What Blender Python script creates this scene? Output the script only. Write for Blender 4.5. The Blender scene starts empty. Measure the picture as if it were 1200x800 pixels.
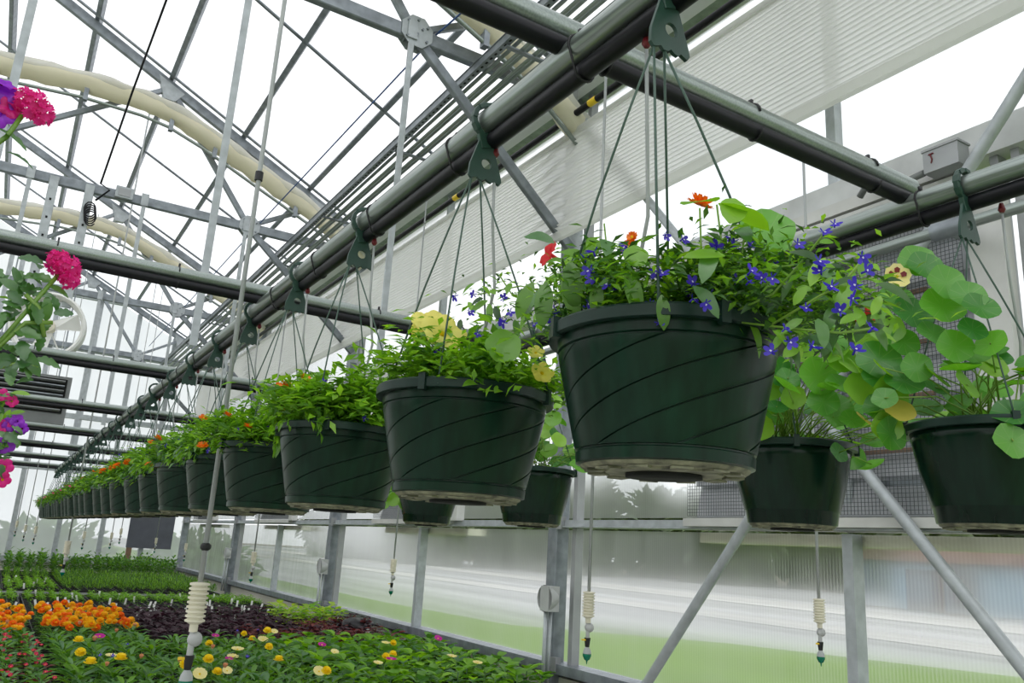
import bpy, math, random
from mathutils import Vector, Matrix, Euler
R = random.Random(11)
SC = bpy.context.scene
COL = SC.collection
PI = math.pi

# ------------------------------------------------------------------ camera, sky, exposure
EYE = 1.6
cam = bpy.data.objects.new('camera', bpy.data.cameras.new('camera'))
COL.objects.link(cam)
cam.data.sensor_fit = 'HORIZONTAL'
cam.data.sensor_width = 36.0
cam.data.lens = 950.0 / 1200.0 * 36.0
cam.data.clip_start = 0.02
cam.data.clip_end = 400
AX = Vector((0.847, 0.180, 0.500)); AY = Vector((-0.528, 0.182, 0.829))
rt = Vector((0.847, -0.528, 0.058)); fw = Vector((0.500, 0.829, 0.250))
fw.normalize(); rt = (rt - fw * rt.dot(fw)).normalized(); up = rt.cross(fw)
M = Matrix((rt, up, -fw)).transposed().to_4x4()
M.translation = Vector((0, 0, EYE))
cam.matrix_world = M
SC.camera = cam

def ray(px, py):
    return rt * (px - 600) - up * (py - 400) + fw * 950.0
def at(px, py, X=None, Y=None, Z=None):
    d = ray(px, py)
    t = X / d.x if X is not None else (Y / d.y if Y is not None else (Z - EYE) / d.z)
    return d * t + Vector((0, 0, EYE))

w = bpy.data.worlds.new('sky'); SC.world = w; w.use_nodes = True
nt = w.node_tree; nt.nodes.clear()
o = nt.nodes.new('ShaderNodeOutputWorld'); bg = nt.nodes.new('ShaderNodeBackground')
tc = nt.nodes.new('ShaderNodeTexCoord'); nz = nt.nodes.new('ShaderNodeTexNoise'); cr = nt.nodes.new('ShaderNodeValToRGB')
nz.inputs['Scale'].default_value = 2.2; nz.inputs['Detail'].default_value = 4
cr.color_ramp.elements[0].color = (.86, .90, .95, 1); cr.color_ramp.elements[1].color = (1, 1, 1, 1)
cr.color_ramp.elements[0].position = .35; cr.color_ramp.elements[1].position = .65
nt.links.new(tc.outputs['Generated'], nz.inputs['Vector']); nt.links.new(nz.outputs['Fac'], cr.inputs['Fac'])
nt.links.new(cr.outputs['Color'], bg.inputs['Color']); nt.links.new(bg.outputs[0], o.inputs[0])
bg.inputs['Strength'].default_value = 1.5
sun = bpy.data.lights.new('sun', 'SUN'); sun.energy = .6; sun.angle = math.radians(35); sun.color = (1, .98, .94)
so = bpy.data.objects.new('sun', sun); COL.objects.link(so)
so.rotation_euler = (math.radians(28), math.radians(-22), 0)
SC.view_settings.view_transform = 'Standard'; SC.view_settings.look = 'None'
SC.view_settings.exposure = 0.0; SC.view_settings.gamma = 1.0
SC.view_settings.use_curve_mapping = False

# ------------------------------------------------------------------ materials
def newmat(name):
    m = bpy.data.materials.new(name); m.use_nodes = True
    n = m.node_tree; n.nodes.clear()
    return m, n, n.nodes.new('ShaderNodeOutputMaterial')
def L(n, a, b): n.links.new(a, b)
def pbr(name, col, rough=.5, metal=0., var=.12, scale=8., spec=.5, bump=0., stretch=None):
    m, n, out = newmat(name)
    p = n.nodes.new('ShaderNodeBsdfPrincipled')
    tc = n.nodes.new('ShaderNodeTexCoord'); mp = n.nodes.new('ShaderNodeMapping')
    if stretch: mp.inputs['Scale'].default_value = stretch
    z = n.nodes.new('ShaderNodeTexNoise'); z.inputs['Scale'].default_value = scale; z.inputs['Detail'].default_value = 5
    r = n.nodes.new('ShaderNodeValToRGB')
    r.color_ramp.elements[0].position = .3; r.color_ramp.elements[1].position = .7
    r.color_ramp.elements[0].color = (*[max(0, c * (1 - var)) for c in col], 1)
    r.color_ramp.elements[1].color = (*[min(1, c * (1 + var)) for c in col], 1)
    L(n, tc.outputs['Object'], mp.inputs['Vector']); L(n, mp.outputs[0], z.inputs['Vector'])
    L(n, z.outputs['Fac'], r.inputs['Fac']); L(n, r.outputs[0], p.inputs['Base Color'])
    p.inputs['Roughness'].default_value = rough; p.inputs['Metallic'].default_value = metal
    p.inputs['Specular IOR Level'].default_value = spec
    if bump:
        b = n.nodes.new('ShaderNodeBump'); b.inputs['Strength'].default_value = bump; b.inputs['Distance'].default_value = .002
        L(n, z.outputs['Fac'], b.inputs['Height']); L(n, b.outputs[0], p.inputs['Normal'])
    L(n, p.outputs[0], out.inputs[0])
    return m
def leafmat(name, c1, c2, trans=.45, tint=(1.3, 1.25, .3), gloss=.055, rough=.38, island=True, veins=False):
    m, n, out = newmat(name)
    g = n.nodes.new('ShaderNodeNewGeometry'); oi = n.nodes.new('ShaderNodeObjectInfo')
    ad = n.nodes.new('ShaderNodeMath'); ad.operation = 'ADD'
    fr = n.nodes.new('ShaderNodeMath'); fr.operation = 'FRACT'
    L(n, g.outputs['Random Per Island'], ad.inputs[0]); L(n, oi.outputs['Random'], ad.inputs[1]); L(n, ad.outputs[0], fr.inputs[0])
    mx = n.nodes.new('ShaderNodeMix'); mx.data_type = 'RGBA'
    mx.inputs['A'].default_value = (*c1, 1); mx.inputs['B'].default_value = (*c2, 1)
    L(n, fr.outputs[0], mx.inputs['Factor'])
    colr = mx.outputs['Result']
    if veins:
        tc = n.nodes.new('ShaderNodeTexCoord'); gr = n.nodes.new('ShaderNodeTexGradient'); gr.gradient_type = 'RADIAL'
        L(n, tc.outputs['Object'], gr.inputs['Vector'])
        mu = n.nodes.new('ShaderNodeMath'); mu.operation = 'MULTIPLY'; mu.inputs[1].default_value = 9 * 2 * PI
        sn = n.nodes.new('ShaderNodeMath'); sn.operation = 'COSINE'
        L(n, gr.outputs['Fac'], mu.inputs[0]); L(n, mu.outputs[0], sn.inputs[0])
        rp = n.nodes.new('ShaderNodeMapRange'); rp.inputs['From Min'].default_value = .955; rp.inputs['To Max'].default_value = .35
        L(n, sn.outputs[0], rp.inputs['Value'])
        m2 = n.nodes.new('ShaderNodeMix'); m2.data_type = 'RGBA'; m2.inputs['B'].default_value = (.30, .45, .16, 1)
        L(n, rp.outputs[0], m2.inputs['Factor']); L(n, colr, m2.inputs['A']); colr = m2.outputs['Result']
    d = n.nodes.new('ShaderNodeBsdfDiffuse'); t = n.nodes.new('ShaderNodeBsdfTranslucent'); gl = n.nodes.new('ShaderNodeBsdfGlossy')
    L(n, colr, d.inputs['Color'])
    tm = n.nodes.new('ShaderNodeMix'); tm.data_type = 'RGBA'; tm.blend_type = 'MULTIPLY'; tm.inputs['Factor'].default_value = 1
    L(n, colr, tm.inputs['A']); tm.inputs['B'].default_value = (*tint, 1); L(n, tm.outputs['Result'], t.inputs['Color'])
    gl.inputs['Roughness'].default_value = rough; gl.inputs['Color'].default_value = (.9, .95, .9, 1)
    a = n.nodes.new('ShaderNodeMixShader'); a.inputs[0].default_value = trans
    b = n.nodes.new('ShaderNodeMixShader'); b.inputs[0].default_value = gloss
    L(n, d.outputs[0], a.inputs[1]); L(n, t.outputs[0], a.inputs[2]); L(n, a.outputs[0], b.inputs[1]); L(n, gl.outputs[0], b.inputs[2])
    L(n, b.outputs[0], out.inputs[0])
    return m

GALV = pbr('galvanised_steel', (.24, .265, .29), .45, .5, .25, 14, bump=.1)
GALVL = pbr('light_galvanised_steel', (.42, .45, .47), .5, .35, .15, 18)
PIPE = pbr('steel_pipe', (.30, .34, .32), .32, .75, .15, 9, stretch=(30, 1, 30))
ALU = pbr('dull_aluminium', (.34, .35, .36), .5, .4, .1, 6)
BLACKP = pbr('black_poly_pipe', (.005, .005, .008), .42, 0, .2, 10, spec=.3)
TIE = pbr('black_tie', (.008, .008, .01), .5)
GPLAS = pbr('green_plastic_hook', (.018, .055, .04), .45, 0, .2, 30)
POT = pbr('dark_green_pot_plastic', (.0045, .0225, .0125), .30, 0, .4, 9, spec=.22, stretch=(6, 6, .6))
POT2 = pbr('smooth_green_pot_plastic', (.0035, .018, .010), .2, 0, .3, 9, spec=.25, stretch=(6, 6, .6))
RIMM = pbr('pot_rim_plastic', (.008, .026, .019), .36, 0, .25, 20, spec=.3)
BASEP = pbr('dirty_pale_saucer', (.17, .17, .11), .6, 0, .75, 45)
DARKH = pbr('dark_hole', (.004, .005, .004), .9)
SOIL = pbr('potting_soil', (.05, .032, .02), .95, 0, .5, 60, bump=.6)
WIREP = pbr('hanger_wire_plastic', (.05, .10, .075), .45, 0, .1, 20)
CREAMP = pbr('cream_plastic', (.72, .68, .55), .5, 0, .06, 10)
GREYP = pbr('grey_plastic', (.42, .43, .43), .5, 0, .08, 12)
WHITEP = pbr('white_plastic', (.78, .78, .76), .5, 0, .04, 8)
TUBEG = pbr('pale_grey_tube', (.36, .38, .38), .4, 0, .06, 8)
NOZ = pbr('green_nozzle', (.0, .16, .09), .25, 0, .1, 8)
RED = pbr('red_fitting', (.14, .008, .012), .4)
YEL = pbr('yellow_tab', (.8, .55, .02), .4)
CONC = pbr('concrete', (.38, .37, .35), .85, 0, .15, 3, bump=.3)
KNEE = pbr('knee_wall_board', (.62, .60, .52), .7, 0, .06, 2)
TRAYM = pbr('black_tray_plastic', (.012, .012, .012), .5)
WOOD = pbr('brown_wood_rail', (.20, .12, .075), .7, 0, .2, 10)
SLATM = pbr('louvre_slat', (.40, .41, .43), .5, .2, .12, 5)
WIREM = pbr('dark_wire', (.06, .075, .075), .5, .4)
BLUE = pbr('blue_cable', (.03, .09, .28), .4)
HEAT = pbr('heater_casing', (.20, .21, .21), .5, .2, .1, 5)
GRASS = pbr('outside_lawn', (.12, .22, .012), .95, 0, .25, 1.0, stretch=(.5, .06, 1))
ROAD = pbr('outside_road', (.36, .36, .37), .9, 0, .62, 1.0, stretch=(.33, .018, 1))
GRAVEL = pbr('outside_gravel', (.60, .58, .55), .9, 0, .45, 1.0, stretch=(.8, .05, 1))
EARTH = pbr('outside_earth', (.14, .10, .065), .95, 0, .25, .1)
BLDW = pbr('pale_blue_cladding', (.28, .36, .44), .7)
BLDR = pbr('red_brown_roof', (.17, .09, .08), .7)
TREEM = leafmat('outside_tree_green', (.05, .09, .03), (.09, .13, .045), .2)
BUSHM = leafmat('outside_bush_green', (.10, .22, .05), (.15, .28, .07), .2)
CAT = pbr('dark_panel', (.09, .095, .12), .6)

def film(name, transp, col, dif=.3, ribs=0., col2=None):
    m, n, out = newmat(name)
    tr = n.nodes.new('ShaderNodeBsdfTransparent'); tl = n.nodes.new('ShaderNodeBsdfTranslucent'); di = n.nodes.new('ShaderNodeBsdfDiffuse')
    tl.inputs[0].default_value = (*col, 1); di.inputs[0].default_value = (*col, 1)
    a = n.nodes.new('ShaderNodeMixShader'); a.inputs[0].default_value = dif
    L(n, tl.outputs[0], a.inputs[1]); L(n, di.outputs[0], a.inputs[2])
    b = n.nodes.new('ShaderNodeMixShader'); L(n, a.outputs[0], b.inputs[1]); L(n, tr.outputs[0], b.inputs[2])
    tc = n.nodes.new('ShaderNodeTexCoord'); z = n.nodes.new('ShaderNodeTexNoise'); z.inputs['Scale'].default_value = 1.5
    L(n, tc.outputs['Object'], z.inputs['Vector'])
    mr = n.nodes.new('ShaderNodeMapRange'); mr.inputs['To Min'].default_value = transp - .1; mr.inputs['To Max'].default_value = transp + .08
    L(n, z.outputs['Fac'], mr.inputs['Value']); L(n, mr.outputs[0], b.inputs[0])
    L(n, b.outputs[0], out.inputs[0])
    return m
ROOFM = film('roof_film', .72, (.93, .95, .97), .25)
CURT = film('white_curtain_fabric', .13, (.82, .82, .80), .30)
BUND = film('cream_bundle_plastic', .04, (.84, .80, .64), .62)
GUTB = film('grey_gutter_cloth', .06, (.70, .71, .72), .6)

def polycarb(name, haze=.20, base=0.):
    m, n, out = newmat(name)
    tc = n.nodes.new('ShaderNodeTexCoord'); wv = n.nodes.new('ShaderNodeTexWave'); wv.wave_type = 'BANDS'; wv.bands_direction = 'Y'
    wv.inputs['Scale'].default_value = 22.0; wv.inputs['Distortion'].default_value = 0
    mp = n.nodes.new('ShaderNodeMapping'); mp.inputs['Scale'].default_value = (1, 1, 1)
    L(n, tc.outputs['Object'], mp.inputs[0]); L(n, mp.outputs[0], wv.inputs[0])
    rf = n.nodes.new('ShaderNodeBsdfRefraction'); rf.inputs['IOR'].default_value = 1.06; rf.inputs['Roughness'].default_value = .42
    rf.inputs['Color'].default_value = (.97, .98, .98, 1)
    tr = n.nodes.new('ShaderNodeBsdfTransparent'); tr.inputs[0].default_value = (.93, .95, .95, 1)
    tl = n.nodes.new('ShaderNodeBsdfTranslucent'); tl.inputs[0].default_value = (.9, .92, .92, 1)
    gl = n.nodes.new('ShaderNodeBsdfGlossy'); gl.inputs['Roughness'].default_value = .2
    a = n.nodes.new('ShaderNodeMixShader'); a.inputs[0].default_value = .35
    L(n, rf.outputs[0], a.inputs[1]); L(n, tr.outputs[0], a.inputs[2])
    z = n.nodes.new('ShaderNodeTexNoise'); z.inputs['Scale'].default_value = 3; z.inputs['Detail'].default_value = 6
    mp2 = n.nodes.new('ShaderNodeMapping'); mp2.inputs['Scale'].default_value = (1, 3, .5)
    L(n, tc.outputs['Object'], mp2.inputs[0]); L(n, mp2.outputs[0], z.inputs[0])
    m1 = n.nodes.new('ShaderNodeMath'); m1.operation = 'MULTIPLY'; m1.inputs[1].default_value = .20
    L(n, wv.outputs['Fac'], m1.inputs[0])
    m2 = n.nodes.new('ShaderNodeMath'); m2.operation = 'MULTIPLY_ADD'; m2.inputs[1].default_value = haze
    L(n, z.outputs['Fac'], m2.inputs[0]); L(n, m1.outputs[0], m2.inputs[2])
    b = n.nodes.new('ShaderNodeMixShader'); L(n, m2.outputs[0], b.inputs[0]); L(n, a.outputs[0], b.inputs[1]); L(n, tl.outputs[0], b.inputs[2])
    c = n.nodes.new('ShaderNodeMixShader'); c.inputs[0].default_value = .05; L(n, b.outputs[0], c.inputs[1]); L(n, gl.outputs[0], c.inputs[2])
    L(n, c.outputs[0], out.inputs[0])
    return m
PCARB = polycarb('twin_wall_sheet'); PCARB2 = polycarb('upper_twin_wall_sheet', .12)

LEAFG = leafmat('leaf_mid_green', (.06, .19, .018), (.18, .40, .03))
LEAFB = leafmat('leaf_bright_green', (.15, .38, .02), (.30, .58, .045), .5)
LEAFD = leafmat('leaf_dark_green', (.025, .08, .015), (.06, .16, .028), .35)
LEAFC = leafmat('leaf_cool_green', (.04, .15, .035), (.11, .28, .055), .38, gloss=.08)
LEAFL = leafmat('leaf_lime', (.32, .50, .06), (.46, .62, .09), .5)
NAST = leafmat('nasturtium_leaf', (.04, .22, .03), (.15, .45, .03), .48, veins=True)
YLEAF = leafmat('yellowing_leaf', (.55, .48, .05), (.6, .5, .1), .4)
PURPL = leafmat('purple_leaf', (.03, .012, .022), (.065, .025, .04), .25, tint=(1.2, .8, .9))
REDL = leafmat('red_brown_leaf', (.13, .025, .03), (.22, .05, .045), .3, tint=(1.2, .8, .8))
STEMM = leafmat('stem_green', (.20, .38, .05), (.28, .46, .07), .35)
def petal(name, a, b, tr=.35): return leafmat(name, a, b, tr, tint=(1.1, 1.0, 1.0), gloss=.03)
BLUEF = petal('blue_petal', (.03, .015, .42), (.08, .04, .62), .4)
ORANF = petal('orange_petal', (.90, .17, .01), (.95, .30, .02))
REDF = petal('red_petal', (.70, .02, .03), (.8, .06, .05))
YELF = petal('pale_yellow_petal', (.88, .80, .10), (.93, .87, .28))
YELLF = petal('deep_yellow_petal', (.90, .68, .01), (.95, .80, .03))
AMBF = petal('amber_petal', (.92, .50, .01), (.95, .66, .02))
CREMF = petal('cream_petal', (.92, .82, .32), (.94, .86, .42))
MAROF = petal('maroon_blotch', (.16, .01, .015), (.2, .02, .02), .1)
PINKF = petal('hot_pink_petal', (.78, .01, .24), (.88, .03, .36))
PURPF = petal('purple_petal', (.30, .02, .62), (.42, .05, .75))
WHITF = petal('white_eye', (.85, .85, .95), (.9, .9, .95))
MAGF = petal('magenta_petal', (.55, .01, .30), (.65, .03, .4))
BUDP = petal('peach_bud', (.75, .38, .20), (.8, .45, .25))

# ------------------------------------------------------------------ mesh helper
class MB:
    def __init__(s): s.v = []; s.f = []; s.m = []
    def add(s, vs, fs, mi=0, T=None):
        k = len(s.v)
        if T is not None: vs = [T @ Vector(v) for v in vs]
        s.v += [tuple(v) for v in vs]; s.f += [tuple(i + k for i in f) for f in fs]; s.m += [mi] * len(fs)
        return s
    def box(s, a, b, mi=0):
        x0, y0, z0 = a; x1, y1, z1 = b
        vs = [(x0,y0,z0),(x1,y0,z0),(x1,y1,z0),(x0,y1,z0),(x0,y0,z1),(x1,y0,z1),(x1,y1,z1),(x0,y1,z1)]
        return s.add(vs, [(0,3,2,1),(4,5,6,7),(0,1,5,4),(1,2,6,5),(2,3,7,6),(3,0,4,7)], mi)
    def beam(s, p, q, w, h, upv=(0,0,1), mi=0, bev=0):
        p = Vector(p); q = Vector(q); d = (q - p).normalized(); u = Vector(upv)
        sd = d.cross(u)
        if sd.length < 1e-4: sd = d.cross(Vector((1, 0, 0)))
        sd.normalize(); u = sd.cross(d).normalized()
        b = bev or min(w, h) * .12
        pr = [(w/2-b,-h/2),(w/2,-h/2+b),(w/2,h/2-b),(w/2-b,h/2),(-w/2+b,h/2),(-w/2,h/2-b),(-w/2,-h/2+b),(-w/2+b,-h/2)]
        vs = [c + sd * x + u * y for c in (p, q) for x, y in pr]
        fs = [(i, (i+1) % 8, (i+1) % 8 + 8, i + 8) for i in range(8)] + [tuple(range(7, -1, -1)), tuple(range(8, 16))]
        return s.add(vs, fs, mi)
    def tube(s, pts, r, n=10, mi=0, cap=True):
        pts = [Vector(p) for p in pts]; N = len(pts)
        rr = r if isinstance(r, (list, tuple)) else [r] * N
        k = len(s.v); prev = None
        for i, p in enumerate(pts):
            d = (pts[min(i+1, N-1)] - pts[max(i-1, 0)]).normalized()
            if prev is None:
                a = d.cross(Vector((0, 0, 1)))
                if a.length < 1e-3: a = d.cross(Vector((1, 0, 0)))
            else:
                a = prev - d * prev.dot(d)
            a.normalize(); prev = a; b = d.cross(a)
            for j in range(n):
                t = 2 * PI * j / n
                s.v.append(tuple(p + a * (rr[i] * math.cos(t)) + b * (rr[i] * math.sin(t))))
        for i in range(N-1):
            for j in range(n):
                s.f.append((k+i*n+j, k+i*n+(j+1)%n, k+(i+1)*n+(j+1)%n, k+(i+1)*n+j)); s.m.append(mi)
        if cap:
            s.f.append(tuple(k+j for j in range(n-1,-1,-1))); s.m.append(mi)
            s.f.append(tuple(k+(N-1)*n+j for j in range(n))); s.m.append(mi)
        return s
    def lathe(s, prof, n=24, mi=0, c=(0,0,0), fn=None):
        k = len(s.v)
        for (r, z) in prof:
            for j in range(n):
                t = 2*PI*j/n; q = r if fn is None else fn(r, z, t)
                s.v.append((c[0]+q*math.cos(t), c[1]+q*math.sin(t), c[2]+z))
        for i in range(len(prof)-1):
            for j in range(n):
                s.f.append((k+i*n+j, k+i*n+(j+1)%n, k+(i+1)*n+(j+1)%n, k+(i+1)*n+j)); s.m.append(mi)
        return s
    def prism(s, poly, y0, y1, mi=0, holes=None):
        n = len(poly)
        vs = [(x, y0, z) for x, z in poly] + [(x, y1, z) for x, z in poly]
        return s.add(vs, [tuple(range(n)), tuple(range(2*n-1, n-1, -1))] + [(i, i+n, (i+1)%n+n, (i+1)%n) for i in range(n)], mi)
    def build(s, name, mats, parent=None, smooth=False, loc=None):
        me = s.mesh(name, mats, smooth); return link(name, me, parent, loc)
    def mesh(s, name, mats, smooth=False):
        me = bpy.data.meshes.new(name); me.from_pydata(s.v, [], s.f)
        if not isinstance(mats, (list, tuple)): mats = [mats]
        for m in mats: me.materials.append(m)
        if len(mats) > 1: me.polygons.foreach_set('material_index', s.m)
        if smooth:
            me.polygons.foreach_set('use_smooth', [True] * len(s.f))
            if smooth == 'auto':
                me.set_sharp_from_angle(angle=math.radians(40))
        me.update()
        return me
def link(name, me, parent=None, loc=None):
    o = bpy.data.objects.new(name, me); COL.objects.link(o)
    if parent is not None: o.parent = parent
    if loc is not None: o.location = loc
    return o
def thing(name, label, cat, loc=(0,0,0), rz=0, group=None):
    o = bpy.data.objects.new(name, None); COL.objects.link(o); o.empty_display_size = .05
    o.location = loc; o.rotation_euler = (0, 0, rz); tag(o, label, cat, group); return o
def tag(o, label, cat, group=None, kind=None):
    if label: o['label'] = label
    if cat: o['category'] = cat
    if group: o['group'] = group
    if kind: o['kind'] = kind
    return o
def struct(o, label=None):
    o['kind'] = 'structure'
    if label: o['label'] = label; 
    return o
def stuff(o): o['kind'] = 'stuff'; return o
def kids(o): return list(o.children)
def dup(root, loc, rz, label, group=None):
    r = root.copy(); COL.objects.link(r); r.location = loc; r.rotation_euler = (0, 0, rz); r['label'] = label
    if group: r['group'] = group
    for ch in root.children:
        c = ch.copy(); COL.objects.link(c); c.parent = r
        for g in ch.children:
            d = g.copy(); COL.objects.link(d); d.parent = c
    return r
ORD = ['first','second','third','fourth','fifth','sixth','seventh','eighth','ninth','tenth','eleventh','twelfth','thirteenth','fourteenth','fifteenth','sixteenth','seventeenth','eighteenth','nineteenth','twentieth','twenty-first','twenty-second','twenty-third','twenty-fourth','twenty-fifth','twenty-sixth','twenty-seventh','twenty-eighth']

# ------------------------------------------------------------------ building dimensions
XW = 2.66           # inner face of wall posts
YT = [.15, 3.81, 7.47, 11.13, 14.79]     # truss / post lines
BAY = 3.66
XL = -9.4
RIDGE = -3.36
def roofz(x): return 5.95 - .5 * x if x > RIDGE else 5.95 - .5 * (2 * RIDGE - x)
CH = 4.41           # bottom chord height
Y0, Y1 = -2.0, 14.85

# ------------------------------------------------------------------ setting: ground, floor, walls, roof
struct(MB().box((XL, Y0, -.1), (2.8, Y1, 0)).build('floor', CONC), 'grey concrete greenhouse floor')
struct(MB().add([(-60,-60,-.12),(19,-60,-.12),(17,8,-.12),(14.5,13.8,-.12),(11,17.5,-.12),(10.5,24,-.12),(10,160,-.12),(-60,160,-.12)], [(0,1,2,3,4,5,6,7)]).build('lawn', GRASS), 'green lawn outside the sheeting')
struct(MB().add([(8,-60,-.14),(62,-60,-.14),(58,160,-.14),(8,160,-.14)], [(0,1,2,3)]).build('road', ROAD), 'grey road beyond the lawn')
struct(MB().add([(21.5,-60,-.11),(24.5,-60,-.11),(21,160,-.11),(19,160,-.11)], [(0,1,2,3)]).build('gravel_strip', GRAVEL), 'pale strip along the road')
struct(MB().add([(31,-60,-.11),(37,-60,-.11),(33,160,-.11),(28.5,160,-.11)], [(0,1,2,3)]).build('gravel_strip', GRAVEL), 'pale strip farther along the road')
struct(MB().add([(30,-80,-.2),(260,-80,-.2),(260,200,-.2),(30,200,-.2)], [(0,1,2,3)]).build('field', EARTH), 'brown field far outside')
# knee wall and sill, side wall
struct(MB().box((2.72, Y0, 0), (2.82, Y1, .96)).build('wall_right', KNEE), 'pale board knee wall under the side glazing')
s = MB(); s.box((2.66, Y0, .985), (2.78, Y1, 1.035)); s.box((2.78, Y0, .95), (2.9, Y1, 1.0)); struct(s.build('trim_1', GALV), 'galvanised sill rail of the side wall')
s = MB(); s.box((2.68, Y0, 1.745), (2.78, Y1, 1.785)); s.box((2.665, Y0, 1.745), (2.70, Y1, 1.753)); struct(s.build('trim_2', GALVL), 'galvanised middle rail of the side wall')
s = MB(); s.box((2.67, Y0, 3.02), (2.78, Y1, 3.14)); struct(s.build('trim_3', pbr('pale_rail', (.55, .56, .56), .5, .1)), 'upper galvanised rail of the side wall')
s = MB(); s.box((2.66, Y0, 4.42), (2.82, Y1, 4.58)); struct(s.build('trim_4', GALV), 'eave gutter beam')
# side glazing: one sheet per half bay, three tiers
wn = 1
edges = [Y0 + .02] + [YT[0] + k * BAY / 2 for k in range(9)]
for k in range(len(edges) - 1):
    for (z0, z1) in ((1.035, 1.735), (1.80, 3.02), (3.14, 4.42)):
        a, b = edges[k], min(edges[k+1], 14.78)
        ow = MB().add([(0, a-(a+b)/2, z0), (0, b-(a+b)/2, z0), (0, b-(a+b)/2, z1), (0, a-(a+b)/2, z1)], [(0,1,2,3)]).build('window_%d' % wn, PCARB if z0 < 1.5 else PCARB2, loc=(2.76, (a+b)/2, 0))
        struct(ow); wn += 1
# mullions between the posts + sheet joints
mi = 5
for k in range(5):
    ym = YT[0] + BAY/2 + BAY * k if k < 4 else -1.68
    struct(MB().box((2.70, ym-.022, 1.035), (2.76, ym+.022, 1.735)).box((2.71, ym-.022, 1.80), (2.76, ym+.022, 4.42)).build('trim_%d' % mi, GALVL)); mi += 1
for k in range(4):
    for dy in (.10,):
        ym = YT[k] - dy
        struct(MB().box((2.71, ym-.018, 1.035), (2.76, ym+.018, 4.42)).build('trim_%d' % mi, ALU)); mi += 1
for ym in (1.33, 1.38 - .12):
    struct(MB().box((2.70, ym-.014, 1.80), (2.757, ym+.014, 3.02)).build('trim_%d' % mi, ALU)); mi += 1
# left wall, back wall far away, plain sheets
for nm, vs in (('wall_left', [(XL,Y0,0),(XL,Y1,0),(XL,Y1,4.4),(XL,Y0,4.4)]), ('wall_back', [(XL,Y0,0),(2.76,Y0,0),(2.76,Y0,4.5),(RIDGE,Y0,7.6),(XL,Y0,4.5)])):
    struct(MB().add(vs, [tuple(range(len(vs)))]).build(nm, ROOFM))
# end wall: knee board, stud frame, sheets
struct(MB().box((XL, 14.85, 0), (2.8, 14.93, 1.02)).build('wall_end', KNEE), 'pale knee wall at the far end')
s = MB(); s.box((XL, 14.78, 1.02), (2.7, 14.9, 1.10)); struct(s.build('trim_%d' % mi, GALVL), 'rail on the far end knee wall'); mi += 1
for z in (2.45, 3.30, 4.41, 5.3):
    xr = 2.7 if z < 4.5 else (5.95 - z) * 2
    xl = 2 * RIDGE - xr
    s = MB(); s.box((max(xl, XL), 14.80, z-.04), (xr, 14.88, z+.04)); struct(s.build('trim_%d' % mi, GALVL)); mi += 1
x = 2.1
while x > XL:
    s = MB(); s.box((x-.035, 14.81, 1.1), (x+.035, 14.89, roofz(x)-.05)); struct(s.build('trim_%d' % mi, GALVL)); mi += 1
    x -= .62 if x > -1.5 else 1.2
ENDM = film('end_wall_sheet', .40, (.80, .82, .84), .4)
ow = MB().add([(XL,14.92,1.05),(2.76,14.92,1.05),(2.76,14.92,4.5),(RIDGE,14.92,7.6),(XL,14.92,4.5)], [(0,1,2,3,4)]).build('window_%d' % wn, ENDM); struct(ow, 'hazy sheeting of the far end wall')
# roof film
s = MB(); nseg = 16
xs = [XL + (RIDGE - XL) * i / nseg for i in range(nseg)] + [RIDGE + (2.86 - RIDGE) * i / nseg for i in range(nseg + 1)]
for i in range(len(xs) - 1):
    s.add([(xs[i],Y0,roofz(xs[i])+.12),(xs[i+1],Y0,roofz(xs[i+1])+.12),(xs[i+1],Y1+.1,roofz(xs[i+1])+.12),(xs[i],Y1+.1,roofz(xs[i])+.12)], [(0,1,2,3)])
struct(s.build('ceiling', ROOFM), 'white translucent roof film')
# roof purlins
for i, x in enumerate((2.06, 1.37, .66, -.02, -.74, -1.45, -2.2, -2.95)):
    z = roofz(x) + .055
    s = MB(); s.beam((x, Y0, z), (x, Y1, z), .045, .075, (.447, 0, .894))
    struct(s.build('roof_purlin', GALV))
# thin glazing rods parallel to the rafters
for k in range(10):
    y = 3.66 - 3.6 + 1.8 * k + .13
    if y > 14.6: break
    s = MB(); s.tube([(RIDGE, y, roofz(RIDGE)+.02), (2.74, y, roofz(2.74)+.02)], .014, 8); struct(s.build('glazing_rod', GALV, smooth=True))

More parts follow.
